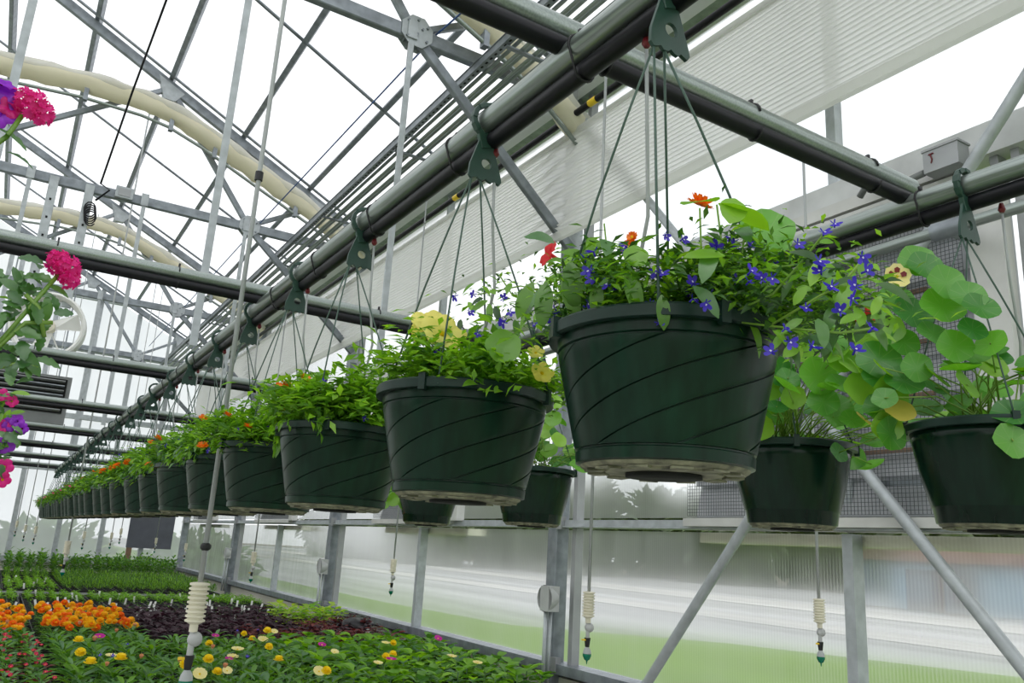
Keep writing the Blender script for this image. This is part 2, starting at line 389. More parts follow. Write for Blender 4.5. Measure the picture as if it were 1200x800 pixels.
# ------------------------------------------------------------------ trusses, posts
def octo(cx, cz, w, h):
    c = .3
    return [(cx-w/2+c*w,cz-h/2),(cx+w/2-c*w,cz-h/2),(cx+w/2,cz-h/2+c*h),(cx+w/2,cz+h/2-c*h),(cx+w/2-c*w,cz+h/2),(cx-w/2+c*w,cz+h/2),(cx-w/2,cz+h/2-c*h),(cx-w/2,cz-h/2+c*h)]
def make_truss(label, y):
    t = thing('roof_truss', label, 'truss', (0, y, 0), group='roof trusses')
    MB().beam((RIDGE, 0, roofz(RIDGE)-.04), (2.74, 0, roofz(2.74)-.04), .05, .09).build('rafter', GALV, t)
    MB().beam((RIDGE, 0, roofz(RIDGE)-.04), (XL, 0, roofz(XL)-.04), .05, .09).build('rafter', GALV, t)
    MB().beam((XL, 0, CH), (2.7, 0, CH), .05, .085).build('bottom_chord', GALV, t)
    webs = [((1.53, CH), (.66, roofz(.66)-.06), .04), ((1.53, CH), (2.68, 3.40), .05), ((1.50, CH), (2.17, roofz(2.17)-.06), .03),
            ((.66, roofz(.66)-.06), (-.95, CH), .035), ((-.95, CH), (-1.9, roofz(-1.9)-.06), .04), ((-1.9, roofz(-1.9)-.06), (RIDGE, CH), .035),
            ((RIDGE, CH), (RIDGE, roofz(RIDGE)-.1), .04)]
    for a, b, wd in webs:
        MB().beam((a[0], 0, a[1]), (b[0], 0, b[1]), .04, wd+.01).build('web_member', GALV, t)
    g = MB(); g.prism(octo(1.53, CH+.01, .19, .19), -.034, -.029); g.prism(octo(1.53, CH+.01, .19, .19), .029, .034)
    gp = g.build('gusset_plate', GALVL, t)
    for (dx, dz) in ((-.06,-.05),(-.06,.05),(0,.07),(.06,.04),(.06,-.05),(0,-.02),(.03,.02)):
        MB().tube([(1.53+dx, -.045, CH+.01+dz), (1.53+dx, .045, CH+.01+dz)], .008, 6).build('bolt', GALV, gp)
    for xx in (.66, 2.17):
        zc = roofz(xx)-.06
        MB().prism([(xx-.12,zc+.09),(xx+.12,zc-.03),(xx+.05,zc-.13),(xx-.05,zc-.13)], -.032, .032).build('gusset_plate', GALVL, t)
    return t
TL = ['galvanised roof truss overhead, nearest the camera and above the frame', 'nearest visible galvanised roof truss with octagonal gusset plate at top centre',
      'second visible roof truss, with junction box and coiled cable on its chord', 'third visible roof truss, behind the round white fan', 'farthest roof truss, against the end wall']
t0 = make_truss(TL[1], YT[1])
for i in (0, 2, 3, 4): dup(t0, (0, YT[i] if i < 4 else 14.70, 0), 0, TL[i])
def make_post(y, label):
    p = thing('wall_post', label, 'post', (2.66, y, 0), group='side wall posts')
    MB().beam((.05, .05, 0), (.05, .05, 4.5), .09, .09, (0, 1, 0), bev=.008).build('tube', GALV, p)
    MB().prism([(-.006,3.30),(.10,3.30),(.10,3.60),(-.006,3.60)], -.004, .0).build('bracket', GALVL, p)
    for z in (1.03, 1.77): MB().box((-.004,-.05,z-.035),(.03,0,z+.035)).build('clamp', ALU, p)
    return p
PL = ['galvanised square wall post out of view beside the camera', 'nearest galvanised square wall post with grey outlet box, right of centre', 'second wall post in view, with round grey cover low on it', 'third wall post in view, above the lime seedlings', 'corner wall post at the far end']
p0 = make_post(YT[1], PL[1])
for i in (0, 2, 3, 4): dup(p0, (2.66, YT[i] if i < 4 else 14.65, 0), 0, PL[i])
# grey outlet boxes on the posts
def outlet(y, label):
    o = thing('outlet_box', label, 'outlet box', (2.60, y-.02, 0), group='outlet boxes on posts')
    MB().box((-.02,-.05,1.30),(.05,.03,1.43)).build('box_body', GREYP, o)
    MB().lathe([(0,-.05),(.045,-.05),(.066,-.02),(.07,.0)], 18).build('round_cover', GREYP, o, smooth='auto')
    c = o.children[-1]; c.location = (-.02, -.01, 1.365); c.rotation_euler = (PI/2, 0, -PI/2); c.scale = (1,1,1.3)
    for dx in (0, .03): MB().tube([(dx, .0, .9), (dx, .0, 1.30)], .011, 8).build('conduit', GALVL, o, smooth=True)
    return o
q = outlet(YT[1], 'grey outlet box with domed cover on nearest wall post')
for i, lb in ((2, 'grey round-covered box on second wall post'), (3, 'small grey round-covered box on third wall post')):
    dup(q, (2.60, YT[i]-.02, 0), 0, lb)

# X bracing near the wall
for a, b, lb in (((2.562, .93, 3.42), (2.562, 3.75, .10), 'long round brace pipe rising to the upper right, in front of mesh vent'),
                 ((2.609, .24, 0.0), (2.609, 3.75, 4.32), 'long round brace pipe rising to the upper left, crossing the other')):
    o = MB().tube([a, b], .0215, 14).build('brace_pipe', GALVL, smooth='auto'); tag(o, lb, 'brace pipe', 'wall brace pipes')
cl = thing('conduit_pipe', 'slim horizontal grey pipe with clamp across the mesh vent', 'pipe')
MB().tube([(2.42, -1.5, 2.68), (2.42, 3.7, 2.68)], .019, 12).build('pipe', PIPE, cl, smooth='auto')
c = at(1112, 246, X=2.43)
k_ = MB(); k_.tube([(2.42, c.y-.06, 2.68), (2.42, c.y+.05, 2.68)], .030, 12); k_.tube([(2.42, c.y, 2.68), (2.60, c.y+.05, 2.72)], .022, 10); k_.build('clamp', GALV, cl, smooth='auto')

# ------------------------------------------------------------------ basket pipes
def ties(pipe, n, f, off=0):
    m = MB()
    for j in range(14):
        a0 = 2*PI*j/14; a1 = 2*PI*(j+1)/14
    me = None
    for i in range(n):
        p, ax = f(i)
        if me is None:
            mm = MB(); pts = []
            for j in range(17):
                a = 2*PI*j/16; up_ = math.sin(a) >= 0
                rr_ = .0235 if up_ else .0190
                pts.append((rr_*math.cos(a) + (0 if up_ else .010*off), 0, rr_*math.sin(a) - (0 if up_ else .0365)))
            mm.tube(pts, .0022, 5); mm.box((-.004, -.003, .022), (.004, .003, .034)); me = mm.mesh('cable_tie', TIE, True)
        o = link('cable_tie', me, pipe, p); o.rotation_euler = (0, 0, ax)
PZ = 2.382
def row_pipe(X, y0, y1, label, mult=1):
    t = thing('basket_pipe', label, 'pipe', (X, 0, PZ))
    MB().tube([(0, y0, 0), (0, y1, 0)], .0215, 18).build('steel_pipe', PIPE, t, smooth='auto')
    MB().tube([(.012, y0, -.036), (.012, y1, -.036)], .0165, 14).build('black_water_pipe', BLACKP, t, smooth='auto')
    n = int((y1-y0)/.42)
    ties(t, n, lambda i: ((0, y0+.15+i*.42, 0), 0), 1)
    return t
row_pipe(.655, -.9, 14.5, 'long galvanised pipe with black hose carrying the main basket row')
row_pipe(1.57, -.9, 14.5, 'galvanised pipe with black hose carrying the nasturtium baskets at right')
row_pipe(-.30, -.9, 14.5, 'galvanised basket pipe at far left, above the pink flowers')
CY = [.97 + 1.83 * k for k in range(8)]
CL = ['nearest', 'second', 'third', 'fourth', 'fifth', 'sixth', 'seventh', 'farthest']
for k, y in enumerate(CY):
    t = thing('cross_pipe', '%s crosswise galvanised pipe with black hose strapped under it' % CL[k], 'pipe', (0, y, 2.435), group='crosswise pipes')
    MB().tube([(-3.2, 0, 0), (1.60, 0, 0)], .0215, 16).build('steel_pipe', PIPE, t, smooth='auto')
    MB().tube([(-3.2, -.008, -.037), (1.60, -.008, -.037)], .0165, 12).build('black_water_pipe', BLACKP, t, smooth='auto')
    ties(t, 11, lambda i: ((1.45 - i*.36, 0, 0), -PI/2), 1)
# straps hanging the row pipes from the trusses
for ti, y in enumerate(YT[1:4]):
    for X, lb in ((-.27, 'left'), (.61, 'main'), (1.50, 'right')):
        a = Vector((X, y-.03, 4.42)); b = Vector((X, y-.03, 2.41))
        s = MB(); s.beam(a, b, .034, .010, (0, 1, 0)); s.prism([(X-.03,4.36),(X+.03,4.36),(X+.03,4.47),(X-.03,4.47)], y-.045, y-.035)
        o = s.build('hanger_strap', GALVL)
        tag(o, 'flat galvanised strap from %s truss down to the %s basket pipe' % (['nearest visible', 'second visible', 'third visible'][ti], lb), 'strap', 'straps holding basket pipes')

# ------------------------------------------------------------------ eave clutter: curtain, tubes, strut
s = MB(); npl = 25; z0, z1 = 3.44, 4.09; prof = []
for i in range(npl*4+1):
    f = i/(npl*4); a = i*PI/2
    prof.append((2.565 + .015*math.sin(a), z0+.03+(z1-z0-.03)*f + .006*math.sin(a*2)))
ny = 120
k = 0
for j in range(ny+1):
    y = .1 + 14.5*j/ny
    d = min(abs(y-t) for t in YT)
    wr = .02*math.exp(-(d/.25)**2)
    for (x, z) in prof:
        s.v.append((x + wr*math.sin(z*60+y*9), y, z + .4*wr*math.sin(y*30) + .006*math.sin(y*2.1)))
n_ = len(prof)
for j in range(ny):
    for i in range(n_-1):
        s.f.append((j*n_+i, j*n_+i+1, (j+1)*n_+i+1, (j+1)*n_+i)); s.m.append(0)
cu = thing('side_curtain', 'white pleated side curtain gathered along the eave', 'curtain')
s.build('pleated_fabric', CURT, cu, smooth=True)
MB().box((2.550, .1, 3.425), (2.580, 14.6, 3.475)).build('hem', GALVL if False else CURT, cu)
MB().box((2.552, .1, 4.07), (2.578, 14.6, 4.105)).build('heading', CURT, cu)
dr = thing('drive_tube', 'black curtain drive tube with yellow tape marks beside the eave', 'tube')
MB().tube([(2.53, -1, 4.18), (2.53, 14.6, 4.18)], .021, 12).build('tube', BLACKP, dr, smooth='auto')
for y in (1.2, 3.4, 5.1, 8.9, 12.5):
    MB().tube([(2.53, y, 4.18), (2.53, y+.07, 4.18)], .0225, 12).build('yellow_tape', YEL, dr, smooth='auto')
for y in YT[1:]:
    MB().box((2.52, y-.16, 4.18), (2.57, y-.13, 4.45)).build('bracket', ALU, dr)
o = MB().box((2.50, -1, 4.40), (2.66, 14.6, 4.47)).build('gutter_lining', GUTB); tag(o, 'pale grey strip under the eave gutter, above the drive tube', 'gutter')
for i, (x, z) in enumerate(((1.965,4.31),(2.005,4.29),(2.045,4.31),(2.085,4.29),(2.125,4.31),(2.165,4.29))):
    o = MB().tube([(x, -1.2, z), (x, 14.6, z)], .012, 8).build('heating_pipe', PIPE, smooth=True)
    tag(o, 'thin galvanised pipe in the bundle under the eave, %s from the wall' % ORD[5-i], 'pipe', 'bundle of thin pipes under the eave')
for k in range(9):
    y = 1.9 + 1.5*k
    o = MB().beam((1.90, y, 4.268), (2.22, y, 4.268), .03, .012).build('pipe_rack', GALV)
    tag(o, '%s small cross rack under the bundle of thin pipes, from the camera' % ORD[k], 'rack', 'racks under the thin pipes')
st = thing('perforated_strut', 'long perforated steel channel running beside the thin pipe bundle', 'strut')
s = MB(); s.box((1.885, -1, 4.285), (1.925, 14.6, 4.33)); s.box((1.88, -1, 4.33), (1.93, 14.6, 4.335)); s.build('channel', GALV, st)
s = MB()
for k in range(290):
    y = -.6 + k*.052; s.box((1.899, y, 4.284), (1.911, y+.022, 4.2855))
stuff(s.build('slot', DARKH, st))
# blue cable and thin cords
o = MB().tube([(1.62,-.2,4.50),(1.66,2.5,4.30),(1.66,3.8,4.47),(1.62,7.4,4.47),(1.60,14,4.47)], .006, 6).build('blue_cable', BLUE, smooth=True); tag(o, 'thin blue cable strung beside the nearest gusset plate', 'cable')
# cream poly bundles along each truss
def bundle(y, label):
    t = thing('curtain_bundle', label, 'curtain bundle', (0, y-.13, -.23), group='bundled roof curtains')
    path = [(-5.0,4.9),(-3.0,5.10),(-1.4,5.22),(-.66,5.29),(-.02,5.35),(.45,5.345),(.68,5.31),(1.0,5.20),(1.5,4.98),(2.05,4.74),(2.3,4.60),(2.64,4.34)]
    P = []
    for i in range(len(path)-1):
        for k in range(5):
            f = k/5; P.append((path[i][0]*(1-f)+path[i+1][0]*f, path[i][1]*(1-f)+path[i+1][1]*f))
    P.append(path[-1])
    m = MB(); rn = random.Random(int(y*7)); rs = [.078 + rn.uniform(-.008, .008) for _ in P]
    N = 14; k0 = 0
    for i, (x, z) in enumerate(P):
        for j in range(N):
            a = 2*PI*j/N
            wob = 1 + .07*math.sin(a*3+x*4) + .04*math.sin(x*31+a)
            m.v.append((x + .30*rs[i]*wob*math.sin(a), .080*wob*math.cos(a), z + rs[i]*wob*math.sin(a)*1.05))
    for i in range(len(P)-1):
        for j in range(N):
            m.f.append((i*N+j, i*N+(j+1)%N, (i+1)*N+(j+1)%N, (i+1)*N+j)); m.m.append(0)
    m.build('bundled_film', BUND, t, smooth=True)
    MB().tube([(x, -.035+.006*math.sin(x*23), z+.052+.008*math.sin(x*17)) for x, z in P], [.045+.008*math.sin(x*11) for x, z in P], 10).build('white_highlight_band', CURT, t, smooth=True)  # white band added along the top as the bundle's painted highlight and stripe
    MB().tube([(x, -.03, z-.15) for x, z in path], .015, 8).build('support_rod', PIPE, t, smooth=True)
    for (x, z) in ((-.66,5.29),(.0,5.35),(.70,5.30),(1.1,5.16),(1.9,4.80)):
        MB().box((x-.018,-.05,z-.17),(x+.018,.0,z-.06)).build('clip', GALV, t)
    return t
b0 = bundle(YT[1], 'cream bundled film along nearest visible truss, top centre')
dup(b0, (0, YT[2]-.13, -.06), 0, 'long cream bundled film crossing the upper left')
dup(b0, (0, YT[3]-.13, -.06), 0, 'smaller cream bundled film behind the second truss, at left')

# ------------------------------------------------------------------ vent units
def mkmesh_guard(Y, Z, sp, r):
    m = MB()
    n = int(Y/sp)
    for i in range(n+1): m.beam((0, i*sp, 0), (0, i*sp, Z), r, r, (0, 1, 0))
    n2 = int(Z/sp)
    for i in range(n2+1): m.beam((.0015, 0, i*sp), (.0015, Y, i*sp), r, r)
    return m
VENTM = pbr('vent_frame_metal', (.58, .58, .56), .5, .1, .1, 6)
VY, VZ0, VZ1 = 1.34, 1.80, 2.98
def vent(y, label):
    t = thing('mesh_vent', label, 'vent', (2.64, y, 0), group='mesh guarded wall vents')
    MB().box((-.006,-.01,VZ1),(.09,VY+.30,VZ1+.05)).build('top_rail', VENTM, t)
    MB().box((-.004,-.01,VZ1-.09),(.09,VY+.1,VZ1-.012)).build('top_rail', VENTM, t)
    MB().box((-.01,-.13,VZ0-.02),(.05,-.015,VZ1-.1)).build('side_panel', VENTM, t)
    MB().box((-.006,-.01,VZ0-.045),(.06,VY+.02,VZ0-.01)).build('bottom_rail', VENTM, t)
    g = mkmesh_guard(VY-.02, VZ1-.1-VZ0, .0145, .0016).build('wire_mesh', WIREM, t, loc=(-.006, .01, VZ0)); stuff(g)
    for k in range(8):
        z = VZ0+.0+k*.14
        MB().add([(.060,.0,z),(.095,.0,z+.155),(.095,VY,z+.155),(.060,VY,z),(.064,.0,z-.004),(.099,.0,z+.151),(.099,VY,z+.151),(.064,VY,z-.004)],
                 [(0,1,2,3),(7,6,5,4),(0,4,5,1),(2,6,7,3),(0,3,7,4),(1,5,6,2)]).build('louvre_slat', SLATM, t)
    for k in range(5):
        z = VZ0+.22+k*.19
        MB().box((.035, .14+.03*(k%2), z), (.05, .95, z+.014)).build('wooden_rail', WOOD, t)
    for yy in (.52, .90): MB().box((.018, yy, VZ0+.2), (.033, yy+.028, VZ1-.1)).build('upright', GALV, t)
    MB().box((.02,.10,VZ0+.10),(.04,.42,VZ0+.118)).build('lower_bar', GALV, t)
    MB().box((.13,-.05,1.69),(.24,VY+.05,1.735)).build('outer_hood', CREAMP, t)
    return t
ys = 1.42
v0 = vent(ys, 'large mesh guarded wall vent at right, behind the nasturtiums')
dup(v0, (2.64, ys+BAY, 0), 0, 'mesh guarded wall vent seen under the second basket')
dup(v0, (2.64, ys+2*BAY, 0), 0, 'dark mesh vent low behind the third basket')
dup(v0, (2.64, ys+3*BAY, 0), 0, 'farthest mesh vent on the side wall')
# control box on the vent
c = at(1108, 184, X=2.58)
t = thing('control_box', 'grey metal control box with red mark above the mesh vent', 'control box', (2.58, c.y, c.z), group=None)
MB().box((-.02,-.055,-.045),(.05,.07,.040)).build('box_body', ALU, t)
MB().box((-.024,-.059,.036),(.055,.074,.044)).build('lid', ALU, t)
s = MB(); s.tube([(-.022,.042,.022),(-.022,.036,.0),(-.022,.040,-.014)], .0028, 5); s.tube([(-.022,.048,.02),(-.022,.030,.021)], .0028, 5); s.build('red_mark', RED, t)
MB().tube([(0,.08,-.03),(0,.14,-.035),(-.01,.22,-.01),(-.01,.30,.005),(0,.34,-.03)], .013, 8).build('flexible_conduit', HEAT, t, smooth=True)

# ------------------------------------------------------------------ fan and heater
c = at(57, 383, Y=7.44)
t = thing('round_fan', 'round white circulation fan hung behind the pink flowers', 'fan', c)
t.rotation_euler = (PI/2, 0, -.15); t.scale = (.86, .86, .86)
MB().lathe([(.285,-.09),(.315,-.09),(.32,-.04),(.32,.09),(.30,.10),(.275,.06),(.275,-.06),(.285,-.09)], 40).build('housing_ring', WHITEP, t, smooth='auto')
for a in range(3):
    T = Matrix.Rotation(a*2*PI/3+.4, 4, 'Z')
    s = MB(); s.add([(.03,-.04,.02),(.26,-.10,-.035),(.27,.05,.035),(.05,.05,-.01),(.03,-.04,.024),(.26,-.10,-.031),(.27,.05,.039),(.05,.05,-.006)], [(0,1,2,3),(7,6,5,4),(0,4,5,1),(1,5,6,2),(2,6,7,3),(3,7,4,0)], 0, T)
    s.build('blade', WHITEP, t)
MB().lathe([(0,-.07),(.05,-.07),(.06,-.05),(.06,.07),(0,.09)], 16).build('motor', CREAMP, t, smooth='auto')
for a in range(4):
    q = a*PI/2+.5; MB().beam((.05*math.cos(q),.05*math.sin(q),-.085),(.3*math.cos(q),.3*math.sin(q),-.085), .014,.006).build('guard_bar', WHITEP, t)
for (px, nm) in ((60, 'left'), (104, 'right')):
    a = at(px, 228, Y=7.42); a.z = 4.42
    s = MB(); s.beam(a, (a.x, 7.42, c.z+.18), .07, .03, (0,1,0)); o = s.build('fan_strap', GALVL); tag(o, 'wide perforated channel holding the fan, %s of the pair' % nm, 'bracket', 'fan hanging channels')
    for kk in range(5):
        MB().box((a.x-.008,7.402,4.2-kk*.16),(a.x+.008,7.4045,4.22-kk*.16)).build('hole', DARKH, o)
c = at(26, 462, Y=9.6)
t = thing('unit_heater', 'dark slatted unit heater hanging at left behind the pink flowers', 'heater', c)
MB().box((-.42,-.0,-.26),(.42,.5,.24)).build('casing', HEAT, t)
for k in range(7):
    MB().beam((-.36,-.03,-.12+k*.05),(.36,-.03,-.12+k*.05),.035,.012,(0,.5,1)).build('louvre_slat', GALV if k%2 else HEAT, t)
MB().box((-.38,-.012,-.15),(.38,0,.21)).build('dark_opening', DARKH, t)
for sx in (-.3,.3): MB().tube([(sx,.25,.24),(sx,.25,4.4-c.z)], .008, 6).build('rod', GALV, t)
# junction box and coiled cable on second truss
c = at(146, 226, Y=7.40)
t = thing('junction_box', 'small square junction box on the second truss chord', 'junction box', (c.x, 7.40, CH+.005))
MB().box((-.07,0,-.04),(.07,.03,.06)).build('box_body', GALVL, t); MB().box((-.05,-.006,-.025),(.05,0,.045)).build('cover', ALU, t)
c = at(106, 240, Y=7.38)
s = MB(); pts = []
for i in range(60):
    a = i*PI/6; pts.append((c.x+.045*math.cos(a)+.0003*i, 7.38+.01*math.sin(i), c.z-.03+.06*math.sin(a)-.0016*i))
s.tube(pts, .006, 5)
pts = [(c.x+.03,7.38,c.z+.05),(c.x+.12,7.37,4.40),at(118,215,Y=7.3), at(155,108,Y=6.6), at(195,0,Y=5.7), at(212,-48,Y=5.3)]
s.tube(pts, .009, 6)
o = s.build('hanging_cable', BLACKP, smooth=True); tag(o, 'black cable coiled on the second truss and rising to the roof', 'cable')
# dark panel on far wall
t = thing('wall_panel', 'dark blue-grey panel on the far end wall by the corner', 'panel', (2.20, 14.72, 1.30))
MB().box((-.34,0,0),(.34,.05,1.4)).build('board', CAT, t); MB().box((-.33,.0,-.28),(-.25,.05,0)).build('leg', WOOD, t)

# ------------------------------------------------------------------ irrigation drops
def drop(x, y, ztop, zw, label, sc=1.0, joint=None, ztube=None, topoff=(0,0)):
    t = thing('irrigation_drop', label, 'irrigation drop', (x, y, 0), group='hanging irrigation drops')
    P = [(topoff[0], topoff[1], ztop), (topoff[0]*.45, topoff[1]*.45, zw+(ztop-zw)*.31), (0, 0, zw+.035*sc)]
    MB().tube(P, .0075*sc, 8).build('tube', TUBEG, t, smooth=True)
    if joint: MB().tube([(topoff[0]*.45, topoff[1]*.45, joint), (topoff[0]*.45, topoff[1]*.45, joint+.03)], .013*sc, 10).build('joint', TIE, t, smooth='auto')
    if joint: MB().tube([(0,0,zw+.14),(0,0,zw+.147),(0,0,zw+.155),(0,0,zw+.162)], [.009,.016,.016,.009], 10).build('joint', TIE, t, smooth='auto')
    w = MB(); pr = [(0,.052)]
    for i in range(9):
        z = .05 - i*.0125; pr += [(.022,z),(.028,z-.002),(.028,z-.007),(.022,z-.009)]
    pr += [(.012,-.065),(.012,-.085)]
    w.lathe([(r*sc, z*sc) for r, z in pr], 20, c=(0,0,zw)); w.build('weight', CREAMP, t, smooth='auto')
    b = MB(); b.lathe([(0.0*sc+.021*sc*math.sin(i*PI/10), -.021*sc*math.cos(i*PI/10)) for i in range(11)], 16, c=(.008*sc, 0, zw-.105*sc)); b.tube([(0,0,zw-.085*sc),(0,0,zw-.15*sc)], .009*sc, 10); b.build('valve_ball', GREYP, t, smooth='auto')
    MB().tube([(0,0,zw-.148*sc),(0,0,zw-.152*sc),(0,0,zw-.185*sc),(0,0,zw-.187*sc)], [.014*sc,.014*sc,.010*sc,.009*sc], 12).build('valve', TIE, t, smooth='auto')
    MB().box((-.03*sc,-.004*sc,zw-.16*sc),(-.01*sc,.004*sc,zw-.153*sc)).build('tab', YEL, t)
    MB().tube([(0,0,zw-.187*sc),(0,0,zw-.2*sc),(0,0,zw-.215*sc)],[.008*sc,.016*sc,.019*sc],14).build('nozzle_cap', TUBEG, t, smooth='auto')
    MB().tube([(0,0,zw-.215*sc),(0,0,zw-.225*sc),(0,0,zw-.24*sc),(0,0,zw-.245*sc),(0,0,zw-.26*sc)],[.019*sc,.019*sc,.012*sc,.004*sc,.0015*sc],14).build('nozzle', NOZ, t, smooth='auto')
    return t
drop(.536, 2.556, roofz(.516)+.125, 1.41, 'largest irrigation drop with ribbed cream weight, at lower left', 1, 2.72, topoff=(-.02,-.05))
drop(2.155, 2.83, 4.28, 1.41, 'irrigation drop with ribbed weight beside the nearest wall post', .92)
p = at(960, 714, X=2.155)
d3 = drop(2.155, p.y, 3.08, p.z, 'irrigation drop in front of the side sheeting, lower right', .62)
MB().tube([(0,0,3.08),(.5,0,3.08)], .008, 8).build('support_arm', GALV, d3, smooth=True)
p = at(461, 662, X=2.165); drop(2.165, p.y, 4.28, p.z, 'irrigation drop under the second basket, left of nearest post', .72)
drop(2.085, 7.84, 4.28, 1.41, 'irrigation drop in front of the second wall post', .9)
p = at(79, 640, X=.58); drop(.58, p.y, roofz(.58)+.125, 1.41, 'pale irrigation drop at far left above the grassy seedlings', 1)
for i, (px, py, X) in enumerate(((183,633,2.15),(131,627,1.5),(42,620,.58),(218,640,2.15),(99,626,1.2),(30,618,.45),(20,613,.35),(142,622,1.6))):
    Y = min(at(px, py, X=X).y, [13.6,12.9,12.2,11.6,11.9,13.4,14.0,14.1][i]); q = at(px, py, Y=Y)
    drop(q.x, Y, roofz(q.x)+.125, q.z, 'small far irrigation drop, %s of the distant ones from the left' % ORD[[6,4,2,7,3,1,0,5][i]], .75)

# ------------------------------------------------------------------ leaf and flower meshes
def leaf_mesh(name, mat, L_, W, curve=.25, fold=.15, shape='lance', ny=6, wave=0.):
    m = MB(); cols = 5
    for i in range(ny+1):
        f = i/ny
        if shape == 'lance': wd = W/2 * math.sin(PI*min(1, f**.8))**.9 if 0 < f < 1 else 0
        elif shape == 'oval': wd = W/2 * math.sin(PI*f)**.6 if 0 < f < 1 else 0
        elif shape == 'lobed': wd = W/2 * math.sin(PI*f)**.6*(1+.22*math.sin(f*22)) if 0 < f < 1 else 0
        else: wd = W/2 * (f*(1-f)*4)**.5
        wd = max(wd, W*.03)
        a = curve * f * 2.2
        y = L_ * (math.sin(a)/(curve*2.2) if curve else f); z = -L_ * ((1-math.cos(a))/(curve*2.2) if curve else 0)
        for j in range(cols):
            u = (j/(cols-1)-.5)*2
            m.v.append((wd*u, y, z + fold*abs(u)*wd + wave*math.sin(f*9+u*2)*wd))
    for i in range(ny):
        for j in range(cols-1):
            m.f.append((i*cols+j, i*cols+j+1, (i+1)*cols+j+1, (i+1)*cols+j)); m.m.append(0)
    return m.mesh(name, mat, True)
def round_leaf(name, mat, r):
    m = MB(); N = 18; m.v.append((0,0,-.12*r))
    for q, rr_ in enumerate((.45, .8, 1.0)):
        for j in range(N):
            a = 2*PI*j/N; k = rr_*r*(1+.05*math.sin(a*5)*(q/2)); m.v.append((k*math.cos(a), k*math.sin(a), -.12*r + .13*r*rr_**2 + .05*r*rr_*math.sin(a*3+1)))
    for j in range(N): m.f.append((0, 1+j, 1+(j+1)%N)); m.m.append(0)
    for q in range(2):
        for j in range(N):
            m.f.append((1+q*N+j, 1+(q+1)*N+j, 1+(q+1)*N+(j+1)%N, 1+q*N+(j+1)%N)); m.m.append(0)
    return m.mesh(name, mat, True)
def petal_pts(L_, W, lift, base=.15, n=4, notch=0.):
    vs = []; fs = []
    for i in range(n+1):
        f = i/n; wd = W/2*(base + (1-base)*math.sin(min(1, f*1.15)*PI*.62)) * (1 if f < .99 else .55)
        y = L_*f; z = lift*f*f*L_
        vs += [(-wd, y, z), (0, y*(1-notch*(f > .99)), z-.12*wd), (wd, y, z)]
    for i in range(n):
        for j in range(2): fs.append((i*3+j, i*3+j+1, (i+1)*3+j+1, (i+1)*3+j))
    return vs, fs
def flower(name, mats, n, L_, W, lift, cr_=.003, ch=.002, layers=1, notch=0., r0=0.):
    m = MB(); rn = random.Random(len(name))
    for l in range(layers):
        vs, fs = petal_pts(L_*(1-.22*l), W*(1-.1*l), lift+.55*l, notch=notch)
        for k in range(n):
            T = Matrix.Translation((0,0,.0012*l)) @ Matrix.Rotation(2*PI*(k+.5*l)/n + rn.uniform(-.08,.08), 4, 'Z') @ Matrix.Translation((0,r0,0))
            m.add(vs, fs, 0, T)
    if cr_: m.lathe([(cr_, 0), (cr_*.8, ch), (.0001, ch*1.3)], 8, 1)
    return m.mesh(name, mats, True)
LF = dict(
    lance=leaf_mesh('leaf', LEAFG, .055, .018, .35, .2), lance2=leaf_mesh('leaf', LEAFB, .05, .02, .25, .15, 'oval'),
    lance3=leaf_mesh('leaf', LEAFC, .06, .022, .45, .1, 'oval', wave=.1), small=leaf_mesh('leaf', LEAFB, .032, .014, .3, .15, 'oval'),
    dark=leaf_mesh('leaf', LEAFD, .05, .016, .4, .15), verb=leaf_mesh('leaf', LEAFC, .05, .026, .3, .2, 'lobed', 10),
    broad=leaf_mesh('leaf', LEAFG, .075, .027, .35, .12, 'oval', wave=.12), broadc=leaf_mesh('leaf', LEAFG, .08, .030, .4, .12, 'oval', wave=.15),
    oval=leaf_mesh('leaf', LEAFB, .085, .05, .15, .06, 'oval', wave=.05), nast=round_leaf('leaf', NAST, .033), nastb=round_leaf('leaf', LEAFB, .030),
    yel=round_leaf('leaf', YLEAF, .026), purp=leaf_mesh('leaf', PURPL, .055, .03, .4, .12, 'oval', wave=.12),
    red=leaf_mesh('leaf', REDL, .05, .028, .4, .12, 'oval', wave=.12), lime=leaf_mesh('leaf', LEAFL, .06, .035, .4, .12, 'oval', wave=.12))
def funnel(name, mats, r, deep=.6):
    m = MB(); N = 40; rn = random.Random(int(r*1e4)); ph = [rn.uniform(0, 6) for _ in range(3)]
    rings = [(.10, -.75*deep), (.16, -.25*deep), (.34, -.03), (.6, .06), (.85, .06), (1.0, -.02)]
    for q, (f, z) in enumerate(rings):
        for j in range(N):
            a = 2*PI*j/N; lobe = 1 - .20*f*f*(1-abs(math.cos(2.5*a)))**1.5
            k = r*f*lobe; zz = r*(z + .10*f*f*math.sin(a*5+ph[0]) + .05*f*f*math.sin(a*9+ph[1]))
            m.v.append((k*math.cos(a), k*math.sin(a), zz))
    for q in range(len(rings)-1):
        for j in range(N): m.f.append((q*N+j, q*N+(j+1)%N, (q+1)*N+(j+1)%N, (q+1)*N+j)); m.m.append(1 if q < 1 else 0)
    m.f.append(tuple(range(N))); m.m.append(1)
    return m.mesh(name, mats, True)
